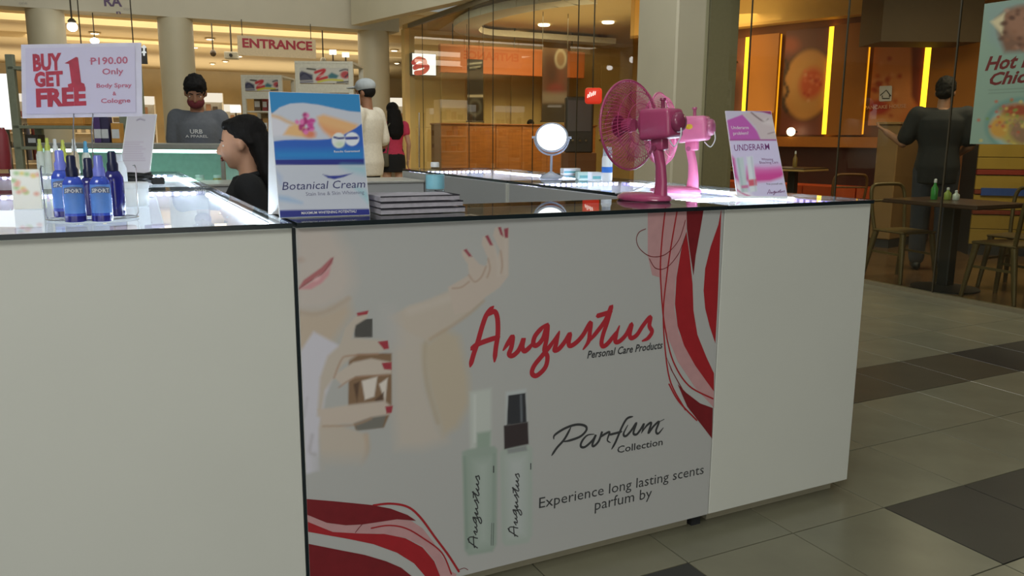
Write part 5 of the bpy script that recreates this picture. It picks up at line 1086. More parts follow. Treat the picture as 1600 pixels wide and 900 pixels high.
# ---- dining tables and chairs
m_tt = mat('table_dark', (62, 42, 30), .35); m_te = mat('table_edge', (190, 156, 96), .4); m_ch = mat('chair_olive_metal', (96, 80, 46), .4, metal=.3); m_chd = mat('chair_bronze', (110, 74, 40), .4, metal=.3)
def dtable(label, loc, rot, lx=.7, ly=.7, edge=m_tt):
    t = thing('dining_table', label, 'table', tuple(loc), rot, 'restaurant tables'); MB().bbox(-lx/2, lx/2, -ly/2, ly/2, .725, .75, .006).build('tabletop', m_tt, t, True); MB().bbox(-lx/2-.006, lx/2+.006, -ly/2-.006, ly/2+.006, .715, .735, .004).build('edge_band', edge, t, True)
    MB().bbox(-.05, .05, -.05, .05, .03, .725, .008).build('column', mat('table_base_black', (22, 20, 20), .5), t, True); MB().lathe([(.27, 0), (.27, .012), (.07, .035)], n=28).build('base', MATS['table_base_black'], t, True, True); return t
def chair(label, loc, rot, m_=None):
    m_ = m_ or m_ch; t = thing('dining_chair', label, 'chair', tuple(loc), rot, 'metal restaurant chairs')
    k = MB(); k.bbox(-.19, .19, -.19, .19, .435, .455, .008); k.build('seat', m_, t, True)
    for sx in (-1, 1):
        MB().tube([(sx*.16, -.16, .44), (sx*.20, -.22, 0)], [.027, .017], 8).build('leg', m_, t, True, True); MB().tube([(sx*.16, .16, .44), (sx*.20, .24, 0)], [.027, .017], 8).build('leg', m_, t, True, True)
    MB().tube(crom([(-.17, .17, .44), (-.185, .20, .60), (-.19, .225, .76), (-.16, .24, .835), (-.08, .245, .85), (.08, .245, .85), (.16, .24, .835), (.19, .225, .76), (.185, .20, .60), (.17, .17, .44)], 4), .017, 8).build('back_frame', m_, t, True, True)
    MB().tube([(-.187, .222, .70), (.187, .222, .70)], .011, 8).build('back_rail', m_, t, True, True); MB().bar((-.17, -.19, .25), (-.17, .20, .25), .012, .02).build('stretcher', m_, t, True); MB().bar((.17, -.19, .25), (.17, .20, .25), .012, .02).build('stretcher', m_, t, True); return t
T1 = Vector((6.40, 4.48, 0)); 
dtable('dark square table by the glass holding the green bottle', T1, 0, .66, .86, m_tt)
chair('olive metal chair left of the table by the glass, behind the kiosk corner', (6.44, 4.96, 0), math.radians(-8)); chair('olive metal chair at the right end of the table by the glass', (6.42, 3.98, 0), math.radians(176)); chair('olive metal chair on the far side of the table by the glass', (7.0, 4.25, 0), math.radians(-84))
def condiment(label, loc, m_, h, cat='bottle'):
    return bottle('sauce_bottle', label, cat, loc, [(.026, 0), (.028, .004), (.028, h*.55), (.012, h*.72), (.010, h*.85)], m_, [(.012, h*.84), (.011, h), (.006, h*1.03)], m_capw, n=14)
p = atZ(1459, 303, .75); condiment('green sauce bottle on the table by the glass', (T1.x-.06, T1.y+.14, .752), mat('glass_green', (60, 150, 70), .2, coat=.4), .17); condiment('small yellow-green sauce jar next to the green bottle', (T1.x+.03, T1.y+.08, .752), mat('jar_yellow_green', (150, 170, 80), .3), .10); condiment('small pale shaker beside the yellow-green jar', (T1.x+.07, T1.y+.03, .752), m_pal, .08)
MB()
for px, py, tl, bl_, cl in ((1240, 258, 'dark table with pale edge behind the underarm sign', 'bottle with a red cap on the table beside the curved chair', None), (1122, 258, 'dark table with pale edge behind the rear pink fan', 'bottle with a red cap on the table behind the rear fan', None)):
    c = atD(px, py+2, 10.5); c = Vector((c.x, c.y, 0)); tt_ = dtable(tl, c, math.radians(15), .62, .62, m_te)
    tt_.scale = (1, 1, 1.19)
    condiment(bl_, (c.x+.02, c.y, .894), mat('sauce_amber', (150, 120, 60), .3), .2)
c1 = atZ(1295, 330, 0); chair('bronze curved-back chair seen above the right counter', (7.95, 7.0, 0), math.radians(150), m_chd)
# ---- brown divider, striped counter, light shelf, poster
p = atZ(1395, 385, 0); t = thing('room_divider', 'plain brown waist-high divider left of the man in black', 'divider', (p.x+.1, p.y+.1, 0), math.radians(15)); zt = 1.42
MB().bbox(-.36, .36, -.12, .12, .10, zt, .01).build('body', mat('divider_brown', (134, 102, 62), .6, scale=4, var=.1), t, True); MB().box(-.34, .34, -.11, .11, 0, .10).build('plinth', m_dark, t, True); MB().bbox(-.38, .38, -.14, .14, zt, zt+.03, .006).build('cap', mat('divider_top', (150, 116, 70), .5), t, True)
q0 = atZ(1512, 398, 0); q1 = atZ(1640, 402, 0); d = (q1-q0); L = d.length+.40; ang = math.atan2(d.y, d.x); t = thing('striped_counter', 'low counter of yellow and red horizontal boards behind the table by the glass', 'counter', tuple(q0), ang)
zz = .12; cols = [('board_olive', (150, 122, 52)), ('board_olive', (150, 122, 52)), ('board_maroon', (120, 52, 34)), ('board_ochre', (164, 134, 54)), ('board_maroon', (120, 52, 34)), ('board_ochre', (164, 134, 54)), ('board_red', (140, 50, 36)), ('board_ochre', (164, 134, 54)), ('board_ochre', (164, 134, 54))]
hs_ = [.17, .16, .05, .17, .05, .16, .06, .13, .14]
MB().box(0, L, .03, .5, 0, 1.2).build('body', m_dark, t, True); MB().box(0, L, -.0, .03, 0, .11).build('plinth', m_dark, t, True)
for (n_, c_), h in zip(cols, hs_): MB().bbox(0, L, -.012 if 'ma' in n_ or 'red' in n_ else 0, .03, zz+.003, zz+h-.003, .003).build('board', mat(n_, c_, .5, scale=3, var=.1), t, True); zz += h
MB().box(.06, L-.1, -.02, .0, .66, .74).build('blue_strip', mat('strip_blue', (52, 80, 150), .5), t, True)
p = atD(1500, 184, 9.6); t = thing('light_shelf', 'slim glowing white shelf light right of the man in black', 'lamp', (p.x, p.y, p.z-.03), -math.radians(57)); MB().box(-.16, .16, -.06, .06, .0, .045).build('diffuser', glow('shelf_white', (244, 244, 236), 1.1), t, True); MB().box(-.17, .17, -.07, .07, .045, .07).build('housing', m_dark, t, True); MB().box(-.02, .02, -.02, .02, -p.z+.03, 0).build('post', m_dark, t, True)
# poster on the glass
yl = atX(1522, 150, GX-.02).y; zb, zt = atX(1514, 225, GX-.02).z, atX(1538, 6, GX-.02).z; PPL = Plane((GX-.012, yl, zb), (0, -1, 0), (0, 0, 1)); PW, PH_ = .78, zt-zb
t = thing('food_poster', 'pale green food poster with red lettering fixed to the glass', 'poster', (GX-.012, yl-PW/2, zb)); MB().box(GX-.012, GX-.008, yl-PW, yl, zb, zt).build('sheet', mat('poster_sheet', (170, 196, 180), .5), t)
def post(x, y):
    P = Paint(x, y, KB(136, 162, 146)); P.poly([(1535, 0), (1640, 0), (1640, 85), (1600, 84), (1570, 84), (1545, 60)], KB(134, 158, 152), 8); P.poly([(1556, 30), (1575, 14), (1600, 8), (1640, 5), (1640, 80), (1600, 80), (1570, 82), (1560, 55)], KB(122, 92, 74), 5); P.poly([(1548, 34), (1570, 20), (1566, 54)], KB(206, 196, 160), 3); P.ell((1595, 36), (22, 24), KB(150, 112, 90), 7)
    rr = random.Random(2)
    for i in range(50): P.ell((rr.uniform(1562, 1636), rr.uniform(14, 78)), (4, 3), rr.choice([KB(90, 62, 50), KB(176, 140, 120), KB(140, 100, 76)]), 2, .7)
    P.ell((1594, 196), (56, 44), KB(112, 150, 140), 3); P.ell((1596, 198), (48, 38), KB(150, 178, 170), 3); P.ell((1596, 196), (40, 34), KB(176, 160, 84), 4); P.ell((1560, 200), (14, 16), KB(196, 150, 70), 4); P.ell((1590, 172), (26, 10), KB(150, 74, 48), 4); P.ell((1602, 205), (24, 20), KB(140, 112, 84), 4)
    for i in range(70): P.ell((rr.gauss(1592, 22), rr.gauss(190, 16)), (2.6, 2.2), rr.choice([KB(186, 86, 56), KB(206, 186, 100), KB(120, 150, 70), KB(160, 120, 96)]), 1.4, .75)
    for j in (139, 144): P.stroke([(1545, j+2), (1600, j-1), (1640, j-3)], 1.4, KB(110, 130, 116), 1, .7)
    return P.c
vgrid('printed_picture', PPL, .001, PW-.001, .001, PH_-.001, 100, 130, post, m_bprint, t, k=.001)
e_ = Each(PPL, .0016, mat('print_maroon', (104, 36, 34), .5), t, 'lettering'); e_.text('Hot Rice', (1539, 110), (1652, 100), 21, .03, .3); e_.text('Chicken', (1546, 133), (1652, 124), 19, .03, .3)
# diner behind the far partition
P6 = atY(829, 205, 16.2); t, J, hp, HR, trunk, limb = person('dark-haired diner whose head shows above the far wooden partition', (P6.x, P6.y, 0), 190, 1.62, SKIN('brown', (150, 108, 84)))
shirt(t, J, trunk, limb, mat('fabric_brown', (110, 70, 50), .9), .02, 0, -.1, 1.0, 'shirt', .6); trousers(t, J, limb, MATS['denim_dark']); short_hair(t, hp, HR, .014)
# ------------------------------------------------------------------ store beyond the columns
BY = 18.3; m_beam = mat('beam_white', (196, 190, 170), .7, scale=2, var=.03); m_col = mat('column_cream', (190, 182, 156), .5, scale=3, var=.03)
tag(MB().box(-13, 6.2, BY-.35, BY+.25, 3.52, 6.0).build('wall_beam', m_beam), kind='structure')
for px0, px1 in ((42, 105), (246, 303), (558, 606)):
    a, b = atY(px0, 60, BY), atY(px1, 60, BY); r = (b.x-a.x)/2*.97; tag(MB().lathe([(r, 0), (r, 3.518)], ((a.x+b.x)/2, BY-.05, 0), 40).build('column', m_col, smooth=True), kind='structure')
m_sc = mat('store_ceiling', (214, 192, 148), .8, scale=2, var=.03)
tag(MB().box(-13, 14, BY+.26, 39, 4.0, 4.1).build('ceiling', m_sc), kind='structure')
for y0, z0 in ((BY+.3, 3.72), (22.5, 3.8), (27, 3.85)): tag(MB().box(-13, 13.9, y0, y0+.35, z0, 4.0).build('ceiling_beam', m_sc), kind='structure')
tag(MB().box(-13, 14, 39, 39.2, 0, 4.1).build('wall_back', mat('store_wall', (206, 190, 156), .7, scale=1, var=.1)), kind='structure')
tag(MB().box(-13.2, -13, -5, 39, 0, 6).build('wall_left', mat('hall_wall', (180, 172, 150), .8)), kind='structure')
tag(MB().box(-13, 14, -5.2, -5, 0, 6).build('wall_behind', mat('hall_wall_dim', (150, 150, 140), .8)), kind='structure')
tag(MB().box(13.6, 13.8, -5, 39, 0, 6).build('wall_outer', MATS['hall_wall']), kind='structure')
# added glowing panels, unseen behind the viewer, framed as shop windows for frontal light
for i, x in enumerate((-6.6, -3.9, -1.2)):
    wn = tag(MB().box(x-.06, x+2.5, -4.99, -4.93, .05, 3.35).build('window_%d' % (3+i), MATS['glass_channel']), kind='structure'); MB().box(x, x+2.44, -4.93, -4.92, .1, 3.3).build('fill_panel', glow('front_fill_glow', (255, 253, 246), 1.75), wn)
DLP = ['left of the second column, nearest the price sign', 'just right of the second column', 'above the entrance banner', 'above the head of the man in grey, beside the column', 'below the left end of the entrance banner', 'lowest left of the hanging grey box', 'beside the hanging grey box', 'right of the taller display tower top', 'left of the first letter of the entrance banner', 'under the middle of the entrance banner', 'low beside the third column', 'highest beyond the third column', 'second highest beyond the third column', 'lowest beyond the third column']
RLP = ['at the left end over the header board', 'above the black hanging banner', 'near the pillar, above the red sign', 'over the middle of the header board', 'above the brown food banner', 'nearest the grey pillar']
# downlights
m_dl = glow('downlight', (255, 240, 210), 7)
for i, (px, py, r) in enumerate(((148, 51, .13), (328, 60, .12), (476, 56, .14), (305, 73, .1), (352, 95, .1), (332, 99, .09), (375, 87, .08), (527, 96, .12), (400, 78, .09), (455, 78, .08), (590, 98, .1), (620, 66, .12), (616, 78, .12), (620, 98, .1))):
    c = atZ(px, py, 3.985); far = c.y > 38 or c.y < BY+.4
    if far: c = atD(px, py, 21.0+i*.4)
    t = thing('ceiling_downlight', 'round store ceiling downlight '+DLP[i], 'lamp', (c.x, c.y, c.z-.03), group='downlights beyond the columns')
    MB().lathe([(r, .0), (r+.03, .0), (r+.03, .03), (r, .03)], n=20).build('trim_ring', m_sc, t, True, True); MB().lathe([(r, .008), (r*.6, -.012), (.01, -.016)], n=20).build('lamp_lens', m_dl, t, True, True)
    if far: MB().tube([(0, 0, .03), (0, 0, 4.0-c.z+.03)], .02, 6).build('stem', m_sc, t, True)
for i, (px, py, z) in enumerate(((683, 57, 3.47), (725, 57, 3.47), (920, 71, 3.47), (800, 52, 3.47), (850, 40, 3.47), (950, 36, 3.47))):
    d = ray(px, py); k_ = 15.0 if py < 70 else 13.5; c = atZ(px, py, z); t = thing('ceiling_downlight', 'round restaurant ceiling downlight '+RLP[i], 'lamp', (c.x, c.y, c.z), group='downlights in the restaurant'); MB().lathe([(.10, -.01), (.12, .0), (.12, .03), (.1, .035)], n=18).build('lamp_lens', glow('downlight_warm', (255, 236, 196), 5), t, True, True)
c = atD(113, 42, 15); t = thing('spot_lamp', 'bright round spotlight hanging between the first two columns', 'lamp', tuple(c)); MB().ell(c, (.09, .09, .085), 18, 10).build('lamp_bulb', glow('spot_white', (255, 252, 244), 8), t, smooth=True); MB().tube([c, (c.x, c.y, 4.0)], .015, 6).build('stem', m_jnt, t); MB().lathe([(.06, .07), (.075, .10), (.03, .15)], tuple(c), 16).build('shade', m_jnt, t)
c = atY(148, 64, 18.1); t = thing('spot_lamp', 'small bright lamp just above the price sign', 'lamp', tuple(c)); MB().ell(c, (.08, .08, .06), 14, 8).build('lamp_bulb', MATS['spot_white'], t, smooth=True); MB().tube([c, (c.x, c.y, 3.54)], .01, 6).build('stem', m_jnt, t)
# entrance banner
EY = 17.93; EPL = Plane(atY(372, 86, EY), (1, 0, 0), (0, 0, 1)); w_, h_ = EPL.px(494, 86)[0], EPL.px(374, 55)[1]
t = thing('entrance_sign', 'hanging cream banner reading entrance in red capitals', 'sign', tuple(EPL.pt(w_/2, 0))); Q = MB(); slab(Q, Plane(EPL.pt(0, 0, -.004), (1, 0, 0), (0, 0, 1)), w_, h_, .008); Q.build('sheet', mat('sign_cream', (226, 206, 170), .7), t)
e_ = Each(EPL, .003, mat('print_entrance_red', (172, 44, 58), .5), t, 'lettering'); e_.text('ENTRANCE', (379, 73.5), (488, 78.5), 14, .035)
for u in (.1, w_-.1): MB().tube([EPL.pt(u, h_), EPL.pt(u, 3.56-EPL.o[2])], .008, 6).build('hanger_wire', m_jnt, t)
# grey box camera and projector under the ceiling
c = atD(362, 87, 19); t = thing('ceiling_projector', 'pale grey box hanging under the store ceiling', 'projector', tuple(c), -.3); MB().bbox(-.15, .15, -.12, .12, -.08, .08, .015).build('case', mat('grey_case', (176, 176, 164), .5), t, True); MB().tube([(0, 0, .08), (0, 0, 4-c.z)], .02, 6).build('stem', m_jnt, t, True); MB().lathe([(.04, 0), (.035, .04)], n=14, rot=Matrix.Rotation(math.pi/2, 3, 'X'), c=(0, -.12, 0)).build('lens', m_blk, t, True)
for px, py, lab in ((333, 83, 'dark dome camera left of the entrance banner'), (505, 95, 'pale hanging camera above the taller display tower')):
    c = atD(px, py, 19); t = thing('dome_camera', lab, 'camera', tuple(c)); MB().ell(c, (.07, .07, .08), 14, 8).build('dome', mat('dome_dark', (70, 58, 44), .3) if px < 400 else MATS['grey_case'], t, smooth=True); MB().tube([c, (c.x, c.y, 4.0)], .015, 6).build('stem', m_jnt, t)
# black directory sign
DY = 15.5; a, b = atY(105, 68, DY), atY(231, 100, DY); t = thing('directory_sign', 'black hanging direction board with white lines and arrows behind the price sign', 'sign', ((a.x+b.x)/2, DY, b.z)); MB().box(a.x, b.x, DY, DY+.06, b.z, a.z).build('board', mat('board_black', (44, 42, 36), .5), t)
DPL = Plane((a.x, DY, b.z), (1, 0, 0), (0, 0, 1)); e_ = Each(DPL, .004, glow('sign_white_glow', (240, 244, 240), .8), t, 'lettering'); e_.text('Restroom', (110, 73), (140, 73.5), 4.5, .02); e_.text('National Bookstore', (154, 74), (208, 76), 4.5, .02); e_.text('Store', (208, 85), (220, 85.6), 5, .02)
for yy in (74, 82): e_.stroke([(225, yy+4), (225, yy-2)], .03, 2); e_.stroke([(222.5, yy), (225, yy-3), (227.5, yy)], .025, 1)
for x in (a.x+.2, b.x-.2): MB().tube([(x, DY+.03, a.z), (x, DY+.03, 5.2)], .01, 6).build('hanger_rod', m_jnt, t)
# letters on the beam
LPL2 = Plane((0, BY-.352, 3.52), (1, 0, 0), (0, 0, 1)); t = thing('beam_lettering', 'dark purple letters at the top of the white beam', 'sign', tuple(LPL2.pt(*LPL2.px(182, 22)))); e_ = Each(LPL2, .003, mat('print_plum', (92, 72, 104), .6), t, 'lettering'); e_.text('RA', (163, 9), (191, 10), 16, .03); e_.text('n', (182, 22), (189, 22), 6, .02)
e_ = Each(LPL2, .003, mat('print_pale_grey', (168, 164, 156), .6), t, 'lettering'); e_.text('store', (193, 16), (206, 17), 6); e_.text('one', (30, 7), (43, 7), 5)
CN = {(150, 60, 60): 'dark red', (70, 80, 110): 'slate blue', (196, 190, 170): 'cream', (110, 90, 70): 'brown', (60, 60, 60): 'charcoal', (190, 150, 90): 'ochre'}; GN = ['dark red', 'grey-brown', 'cream', 'slate blue', 'tan', 'near-black']
# display towers with graphic headers
def tower(label, px0, px1, ptop, phead0, phead1, D_, dep, fn, side=True, open_=True):
    a, b = atD(px0, ptop, D_), atD(px1, ptop, D_); az = math.atan2((b-a).y, (b-a).x); W = Vector((b.x-a.x, b.y-a.y, 0)).length; zt = a.z; t = thing('display_tower', label, 'display stand', (a.x, a.y, 0), az); m_fr = mat('tower_frame', (216, 214, 200), .5)
    for x in (.03, W-.03):
        for y in (.03, dep-.03): MB().bbox(x-.03, x+.03, y-.03, y+.03, 0, zt, .004).build('post', m_fr, t, True)
    u_ = Vector((math.cos(az), math.sin(az), 0)); PL = Plane((a.x, a.y, 0), u_, (0, 0, 1)); h0, h1 = PL.px((px0+px1)/2, phead1)[1], PL.px((px0+px1)/2, phead0)[1]
    MB().box(.06, W-.06, .004, .03, h0-.12, h0-.01).build('rail', m_fr, t, True); MB().box(.06, W-.06, .004, .03, h1, zt).build('rail', m_fr, t, True)
    hd_ = MB().box(.06, W-.06, .01, .03, h0, h1).build('header_board', m_wht, t, True)
    vg = vgrid('printed_picture', PL, .06, W-.06, h0, h1, 70, 26, fn, m_bprint, None, k=-.006); M = Matrix.Translation((a.x, a.y, 0)) @ Matrix.Rotation(az, 4, 'Z'); vg.data.transform(Matrix.Translation(LOC[vg])); vg.location = (0, 0, 0); vg.data.transform(M.inverted()); vg.parent = t
    MB().box(.0, W, 0, dep, zt, zt+.03).build('top', m_fr, t, True); MB().box(.004, .03, .06, dep-.06, h0, zt).build('side_header', mat('tower_side', (176, 164, 130), .5), t, True)
    rr = random.Random(px0)
    zz = h0-.3
    while zz > .2:
        sh = MB().box(.04, W-.04, .04, dep-.04, zz-.02, zz).build('shelf', m_fr, t, True); zz -= .34
    MB().box(.05, W-.05, dep-.05, dep-.03, .1, h0-.05).build('back_board', mat('tower_back', (150, 132, 100), .7), t, True)
    # goods on the shelves
    cols_ = [(150, 60, 60), (70, 80, 110), (196, 190, 170), (110, 90, 70), (60, 60, 60), (190, 150, 90)]
    zz = h0-.3; gi = 0
    while zz > .8:
        x = .1
        while x < W-.12:
            w2 = rr.uniform(.06, .12); h2 = rr.uniform(.12, .26); c_ = rr.choice(cols_); o = thing('boxed_item', '%s boxed item on a shelf of the %s display tower' % (CN[c_], 'taller' if px0 > 450 else 'lower'), 'box', tuple(M @ Vector((x+w2/2, dep*.4, zz+.001))), az, 'goods on the display towers'); MB().bbox(-w2/2, w2/2, -.05, .05, 0, h2, .004).build('box', mat('goods_%d' % c_[0], c_, .5), o, True); MB().box(-w2*.4, w2*.4, -.052, -.0505, h2*.3, h2*.7).build('label', m_wht, o, True); x += w2+.03
        zz -= .34
    return t
def gfx(x0, x1, y0, y1):
    def fn(x, y):
        P = Paint(x, y, KB(206, 204, 196)); L_ = x1-x0; H_ = y1-y0; X = lambda f: x0+f*L_; Yy = lambda f: y0+f*H_
        P.poly([(X(0), Yy(.5)), (X(.1), Yy(.2)), (X(.3), Yy(.45)), (X(.3), Yy(.8)), (X(.05), Yy(.85))], KB(84, 84, 104), 1.5); P.stroke([(X(.02), Yy(.75)), (X(.15), Yy(.35)), (X(.28), Yy(.7))], 2.2, KB(50, 50, 80), 1); P.stroke([(X(.2), Yy(.05)), (X(.35), Yy(.12))], 2.5, KB(60, 60, 50), 1)
        P.stroke([(X(.35), Yy(.3)), (X(.52), Yy(.15)), (X(.38), Yy(.75)), (X(.56), Yy(.62))], 4.5, KB(196, 52, 62), 1); P.stroke([(X(.4), Yy(.55)), (X(.5), Yy(.45))], 2, KB(226, 150, 150), 1)
        P.poly([(X(.58), Yy(.5)), (X(.65), Yy(.3)), (X(.78), Yy(.5)), (X(.74), Yy(.7)), (X(.6), Yy(.7))], KB(70, 120, 130), 1.5); P.ell((X(.9), Yy(.45)), (L_*.09, H_*.25), KB(186, 76, 80), 1.5); P.stroke([(X(.8), Yy(.2)), (X(.9), Yy(.1)), (X(.98), Yy(.25)), (X(.9), Yy(.6))], 2, KB(56, 56, 70), 1)
        P.stroke([(X(.4), Yy(.92)), (X(.6), Yy(.78)), (X(.85), Yy(.82))], 3, KB(206, 200, 70), 1); P.stroke([(X(.75), Yy(.95)), (X(.98), Yy(.9))], 2.2, KB(50, 50, 50), 1); P.stroke([(X(.05), Yy(.95)), (X(.3), Yy(.9))], 2, KB(90, 90, 120), 1); return P.c
    return fn
tower('taller white display tower with a colourful scribbled header behind the tent card', 460, 551, 99, 106, 130, 10.5, .8, gfx(463, 548, 106, 130))
tower('lower white display tower with a colourful scribbled header left of the tent card', 376, 440, 120, 124, 142, 12.5, .8, gfx(380, 438, 124, 142))
# clothes rack silhouettes deeper in the store
m_cl = [mat('garment_%d' % i, c_, .9) for i, c_ in enumerate(((120, 60, 56), (84, 74, 66), (196, 180, 150), (90, 96, 120), (160, 120, 90), (60, 54, 50)))]
def rack(label, px, py, D_, n=7):
    c = atD(px, py, D_); r_ = thing('clothes_rail', label, 'clothes rail', (c.x, c.y, 0)); m_ = mat('steel_grey', (120, 122, 126), .3, metal=1); W = n*.13
    for x in (-W/2, W/2): MB().tube([(x, 0, 0), (x, 0, 1.5)], .015, 6).build('post', m_, r_, True)
    MB().tube([(-W/2, 0, 1.5), (W/2, 0, 1.5)], .015, 6).build('rail', m_, r_, True)
    for i in range(n):
        o = thing('garment', 'garment hanging deep in the store', 'garment', (c.x-W/2+.07+i*.13, c.y, .55), .2, 'garments deep in the store'); k = MB(); k.loft([((0, 0, 0), .05, .22), ((0, 0, .5), .045, .19), ((0, 0, .82), .04, .2), ((0, 0, .9), .02, .05)], 12); gi_ = random.randrange(6); k.build('cloth', m_cl[gi_], o, True, True); o['label'] = '%s garment on the %s' % (GN[gi_], label); MB().tube([(0, 0, .89), (0, 0, .955)], .006, 6).build('hanger', m_, o, True)
rack('clothes rail deep in the store beside the column', 350, 215, 19); rack('clothes rail deep in the store behind the seated woman', 420, 215, 21); rack('clothes rail deep in the store left of the second column', 190, 215, 19)
rack('clothes rail deep in the store behind the price sign', 70, 215, 22)
# bright stall lights deep in the store
for px, py, s_, lab in ((335, 152, .22, 'bright white lit panel behind the man in grey'), (368, 168, .15, 'small lit panel deep in the store'), (3, 130, .5, 'tall bright panel at the left edge'), (520, 80, .1, 'small bright panel under the store ceiling'), (540, 84, .1, 'pale lit panel near the third column')):
    c = atD(px, py, 24 if px > 10 else 9); t = thing('stall_light', lab, 'lamp', (c.x, c.y, c.z-s_), -YAW); MB().box(-s_ if px > 10 else -s_*.4, s_ if px > 10 else .08, -.03, .03, 0, s_*(1.4 if px > 10 else 1.2)).build('diffuser', glow('stall_white', (250, 250, 244), 1.3), t, True); MB().box(-.02, .02, -.01, .02, -(c.z-s_), 0).build('post', m_jnt, t, True)
# lit shelf bays deep in the store
for i, (px, D_, w2, h2, lab) in enumerate(((322, 21, .9, 2.3, 'lit white shelf bay just right of the second column'), (352, 26, 1.0, 2.2, 'lit white shelf bay behind the man in grey'), (212, 23, 1.1, 2.3, 'lit white shelf bay left of the second column'), (150, 26, 1.2, 2.3, 'lit white shelf bay behind the price sign'), (20, 24, 1.2, 2.4, 'lit white shelf bay left of the first column'), (622, 23, .9, 2.3, 'lit white shelf bay right of the third column'), (645, 27, 1.0, 2.2, 'lit white shelf bay seen through the glass door'))):
    c = atD(px, 215, D_); t = thing('shelf_bay', lab, 'shelf', (c.x, c.y, 0), -math.atan2(c.x, c.y), 'lit shelf bays deep in the store'); m_sb = mat('shelf_bay_white', (216, 206, 184), .6)
    MB().box(-w2/2, w2/2, .32, .35, 0, h2).build('back_board', m_sb, t, True)
    for x in (-w2/2, w2/2): MB().box(x-.02, x+.02, 0, .35, 0, h2).build('side', m_sb, t, True)
    for z_ in (.35, .8, 1.25, 1.7): MB().box(-w2/2+.02, w2/2-.02, .0, .32, z_, z_+.03).build('shelf', m_sb, t, True)
    MB().box(-w2/2, w2/2, -.02, .35, h2-.22, h2).build('header', glow('bay_header', (255, 244, 222), .9), t, True)
    rr = random.Random(i+40)
    for z_ in (.83, 1.28, 1.73):
        x = -w2/2+.14
        while x < w2/2-.14:
            hh = rr.uniform(.14, .3); gi_ = random.randrange(6); o = tag(MB().bbox(-.06, .06, -.06, .06, 0, hh, .008).build('packet', m_cl[gi_], None, True), '%s packet on the %s shelf, %s' % (GN[gi_], {.83: 'bottom', 1.28: 'middle', 1.73: 'top'}[z_], lab.replace('lit white shelf ', '')), 'packet', 'packets on the shelf bays'); M_ = Matrix.Translation((c.x, c.y, 0)) @ Matrix.Rotation(-math.atan2(c.x, c.y), 4, 'Z'); o.location = M_ @ Vector((x, .16, z_+.001)); o.rotation_euler = (0, 0, -math.atan2(c.x, c.y)); x += rr.uniform(.14, .26)
# ---- neighbouring stall: glass showcase and rack at the left
a, b = atD(60, 223, 5.35), atD(348, 223, 5.35); az = math.atan2(b.y-a.y, b.x-a.x); W = (b-a).length; t = thing('glass_showcase', 'teal-lit glass showcase in front of the man in grey', 'showcase', (a.x, a.y, 0), az); zt = a.z; m_sfr = mat('showcase_frame', (170, 172, 166), .35, metal=.4)
MB().bbox(0, W, 0, .45, 0, .62, .005).build('base', mat('showcase_base', (206, 204, 194), .5), t, True); MB().box(0, W, .44, .45, .62, zt-.03).build('back_panel', mat('showcase_teal', (186, 212, 204), .4), t, True); MB().box(.01, W-.01, .02, .44, .88, .89).build('shelf', mat('shelf_glass_green', (150, 196, 184), .2), t, True); MB().box(0, W, .003, .009, .63, zt-.03).build('glass_front', glassmat('showcase_glass', (.88, .97, .94), 1.45), t, True); MB().bbox(-.01, W+.01, -.01, .46, zt-.035, zt, .004).build('top_frame', m_sfr, t, True)
for x in (.01, W-.01): MB().bbox(x-.012, x+.012, 0, .024, .62, zt-.03, .002).build('post', m_sfr, t, True)
MB().box(.05, W-.05, .03, .06, zt-.06, zt-.04).build('tube_light', glow('showcase_tube', (220, 255, 246), 7), t, True)
M = Matrix.Translation((a.x, a.y, 0)) @ Matrix.Rotation(az, 4, 'Z')
for i, (x, r_, c_, lab) in enumerate(((W*.80, .035, (220, 224, 216), 'round white dish on the showcase shelf'), (W*.62, .03, (140, 170, 150), 'green jar on the showcase shelf'), (W*.70, .025, (200, 180, 120), 'amber jar on the showcase shelf'), (W*.9, .03, (170, 150, 90), 'olive jar at the right end of the showcase shelf'))):
    p = M @ Vector((x, .2, .891)); bottle('shelf_jar', lab, 'jar', tuple(p), [(r_*.8, 0), (r_, .005), (r_, .06), (r_*.8, .07)], mat('jar_%d' % i, c_, .3), [(r_*.85, .07), (r_*.85, .085), (r_*.7, .088)], m_capw)
for px, lab, c_ in ((168, 'dark boxed goods on the showcase behind the leaflet board', (60, 56, 90)), (158, 'purple box standing on the showcase', (84, 60, 120)), (185, 'orange box standing on the showcase', (206, 150, 70))):
    p = atD(px, 222, 5.5); o = thing('boxed_item', lab, 'box', (p.x, p.y, zt+.001), az); MB().bbox(-.03, .03, -.03, .03, 0, .17 if px < 180 else .13, .003).build('box', mat('stock_%d' % c_[0], c_, .5), o, True); MB().box(-.025, .025, -.032, -.0305, .03, .09).build('label', m_capw, o, True)
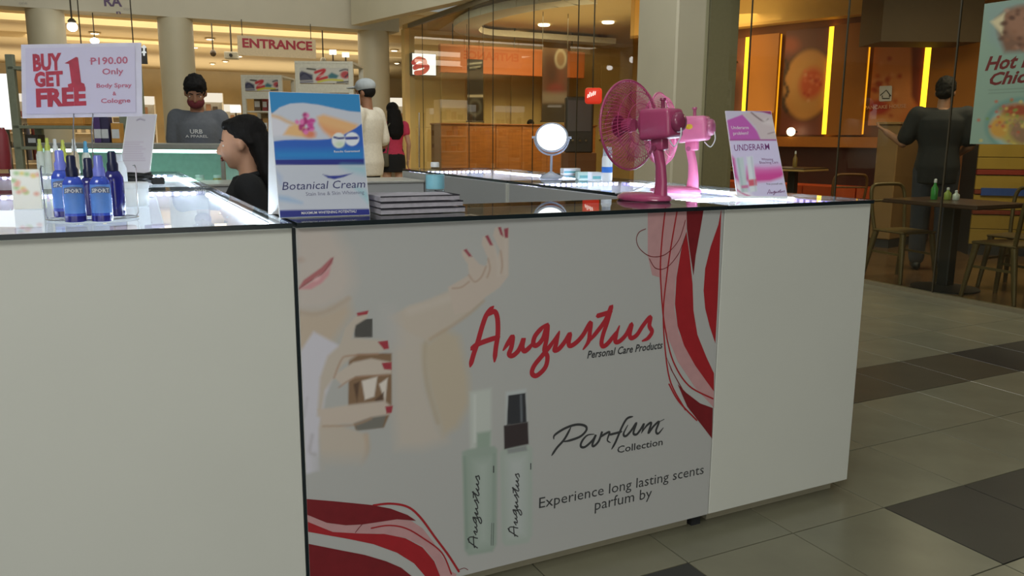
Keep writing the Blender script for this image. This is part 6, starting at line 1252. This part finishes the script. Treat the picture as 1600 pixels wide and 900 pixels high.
# rack of uprights and shelf with orange tray
a = atD(15, 85, 6.3); b = atD(186, 85, 6.3); az = math.atan2(b.y-a.y, b.x-a.x); W = Vector((b.x-a.x, b.y-a.y, 0)).length; t = thing('shelf_rack', 'grey-green metal shelf rack at the left edge behind the price sign', 'shelf', (a.x, a.y, 0), az); m_up = mat('upright_green_grey', (140, 146, 126), .5); PLR = Plane((a.x, a.y, 0), (math.cos(az), math.sin(az), 0), (0, 0, 1))
for x in (0, W):
    for y in (0, .3): MB().bbox(x-.03, x+.03, y-.02, y+.02, 0, a.z, .004).build('upright', m_up, t, True)
for py in (104, 196, 229): z = PLR.px(60, py)[1]; MB().bbox(-.02, W+.02, -.02, .32, z-.025, z, .003).build('shelf', m_up, t, True)
z = PLR.px(60, 196)[1]; M = Matrix.Translation((a.x, a.y, 0)) @ Matrix.Rotation(az, 4, 'Z')
o = thing('orange_tray', 'orange tray on the shelf just under the price sign', 'tray', tuple(M @ Vector((W*.35, .12, z+.001))), az); MB().bbox(-.22, .22, -.1, .1, 0, .012, .003).build('base', mat('tray_orange', (226, 160, 76), .5), o, True)
for sy in (-1, 1): MB().box(-.22, .22, sy*.1-.006, sy*.1+.006, .012, .07).build('side', MATS['tray_orange'], o, True)
for sx in (-1, 1): MB().box(sx*.22-.006, sx*.22+.006, -.094, .094, .012, .07).build('side', MATS['tray_orange'], o, True)
z = PLR.px(60, 229)[1]
for i, (x, c_, h, lab) in enumerate(((W*.08, (70, 66, 60), .09, 'dark box at the left of the rack shelf'), (W*.72, (206, 206, 196), .12, 'white box at the right of the rack shelf'), (W*.88, (150, 176, 156), .14, 'sage box at the right end of the rack shelf'))):
    o = thing('boxed_item', lab, 'box', tuple(M @ Vector((x, .12, z+.001))), az); MB().bbox(-.05, .05, -.05, .05, 0, h, .003).build('box', mat('rackbox_%d' % i, c_, .5), o, True); MB().box(-.03, .03, -.052, -.0505, h*.3, h*.7).build('label', m_capw, o, True)
c = atD(5, 212, 4.6); o = thing('red_pouch', 'dark red pouch at the left edge of the picture', 'pouch', (c.x-.03, c.y, ZT+.001), -YAW); MB().loft([((0, 0, 0), .06, .04), ((0, 0, .08), .065, .045), ((0, 0, .19), .06, .03), ((0, 0, .23), .045, .012)], 16).build('bag', mat('pouch_red', (140, 40, 50), .5), o, True, True); MB().bar((-.04, 0, .225), (.04, 0, .225), .02, .012).build('zip', m_capw, o, True)
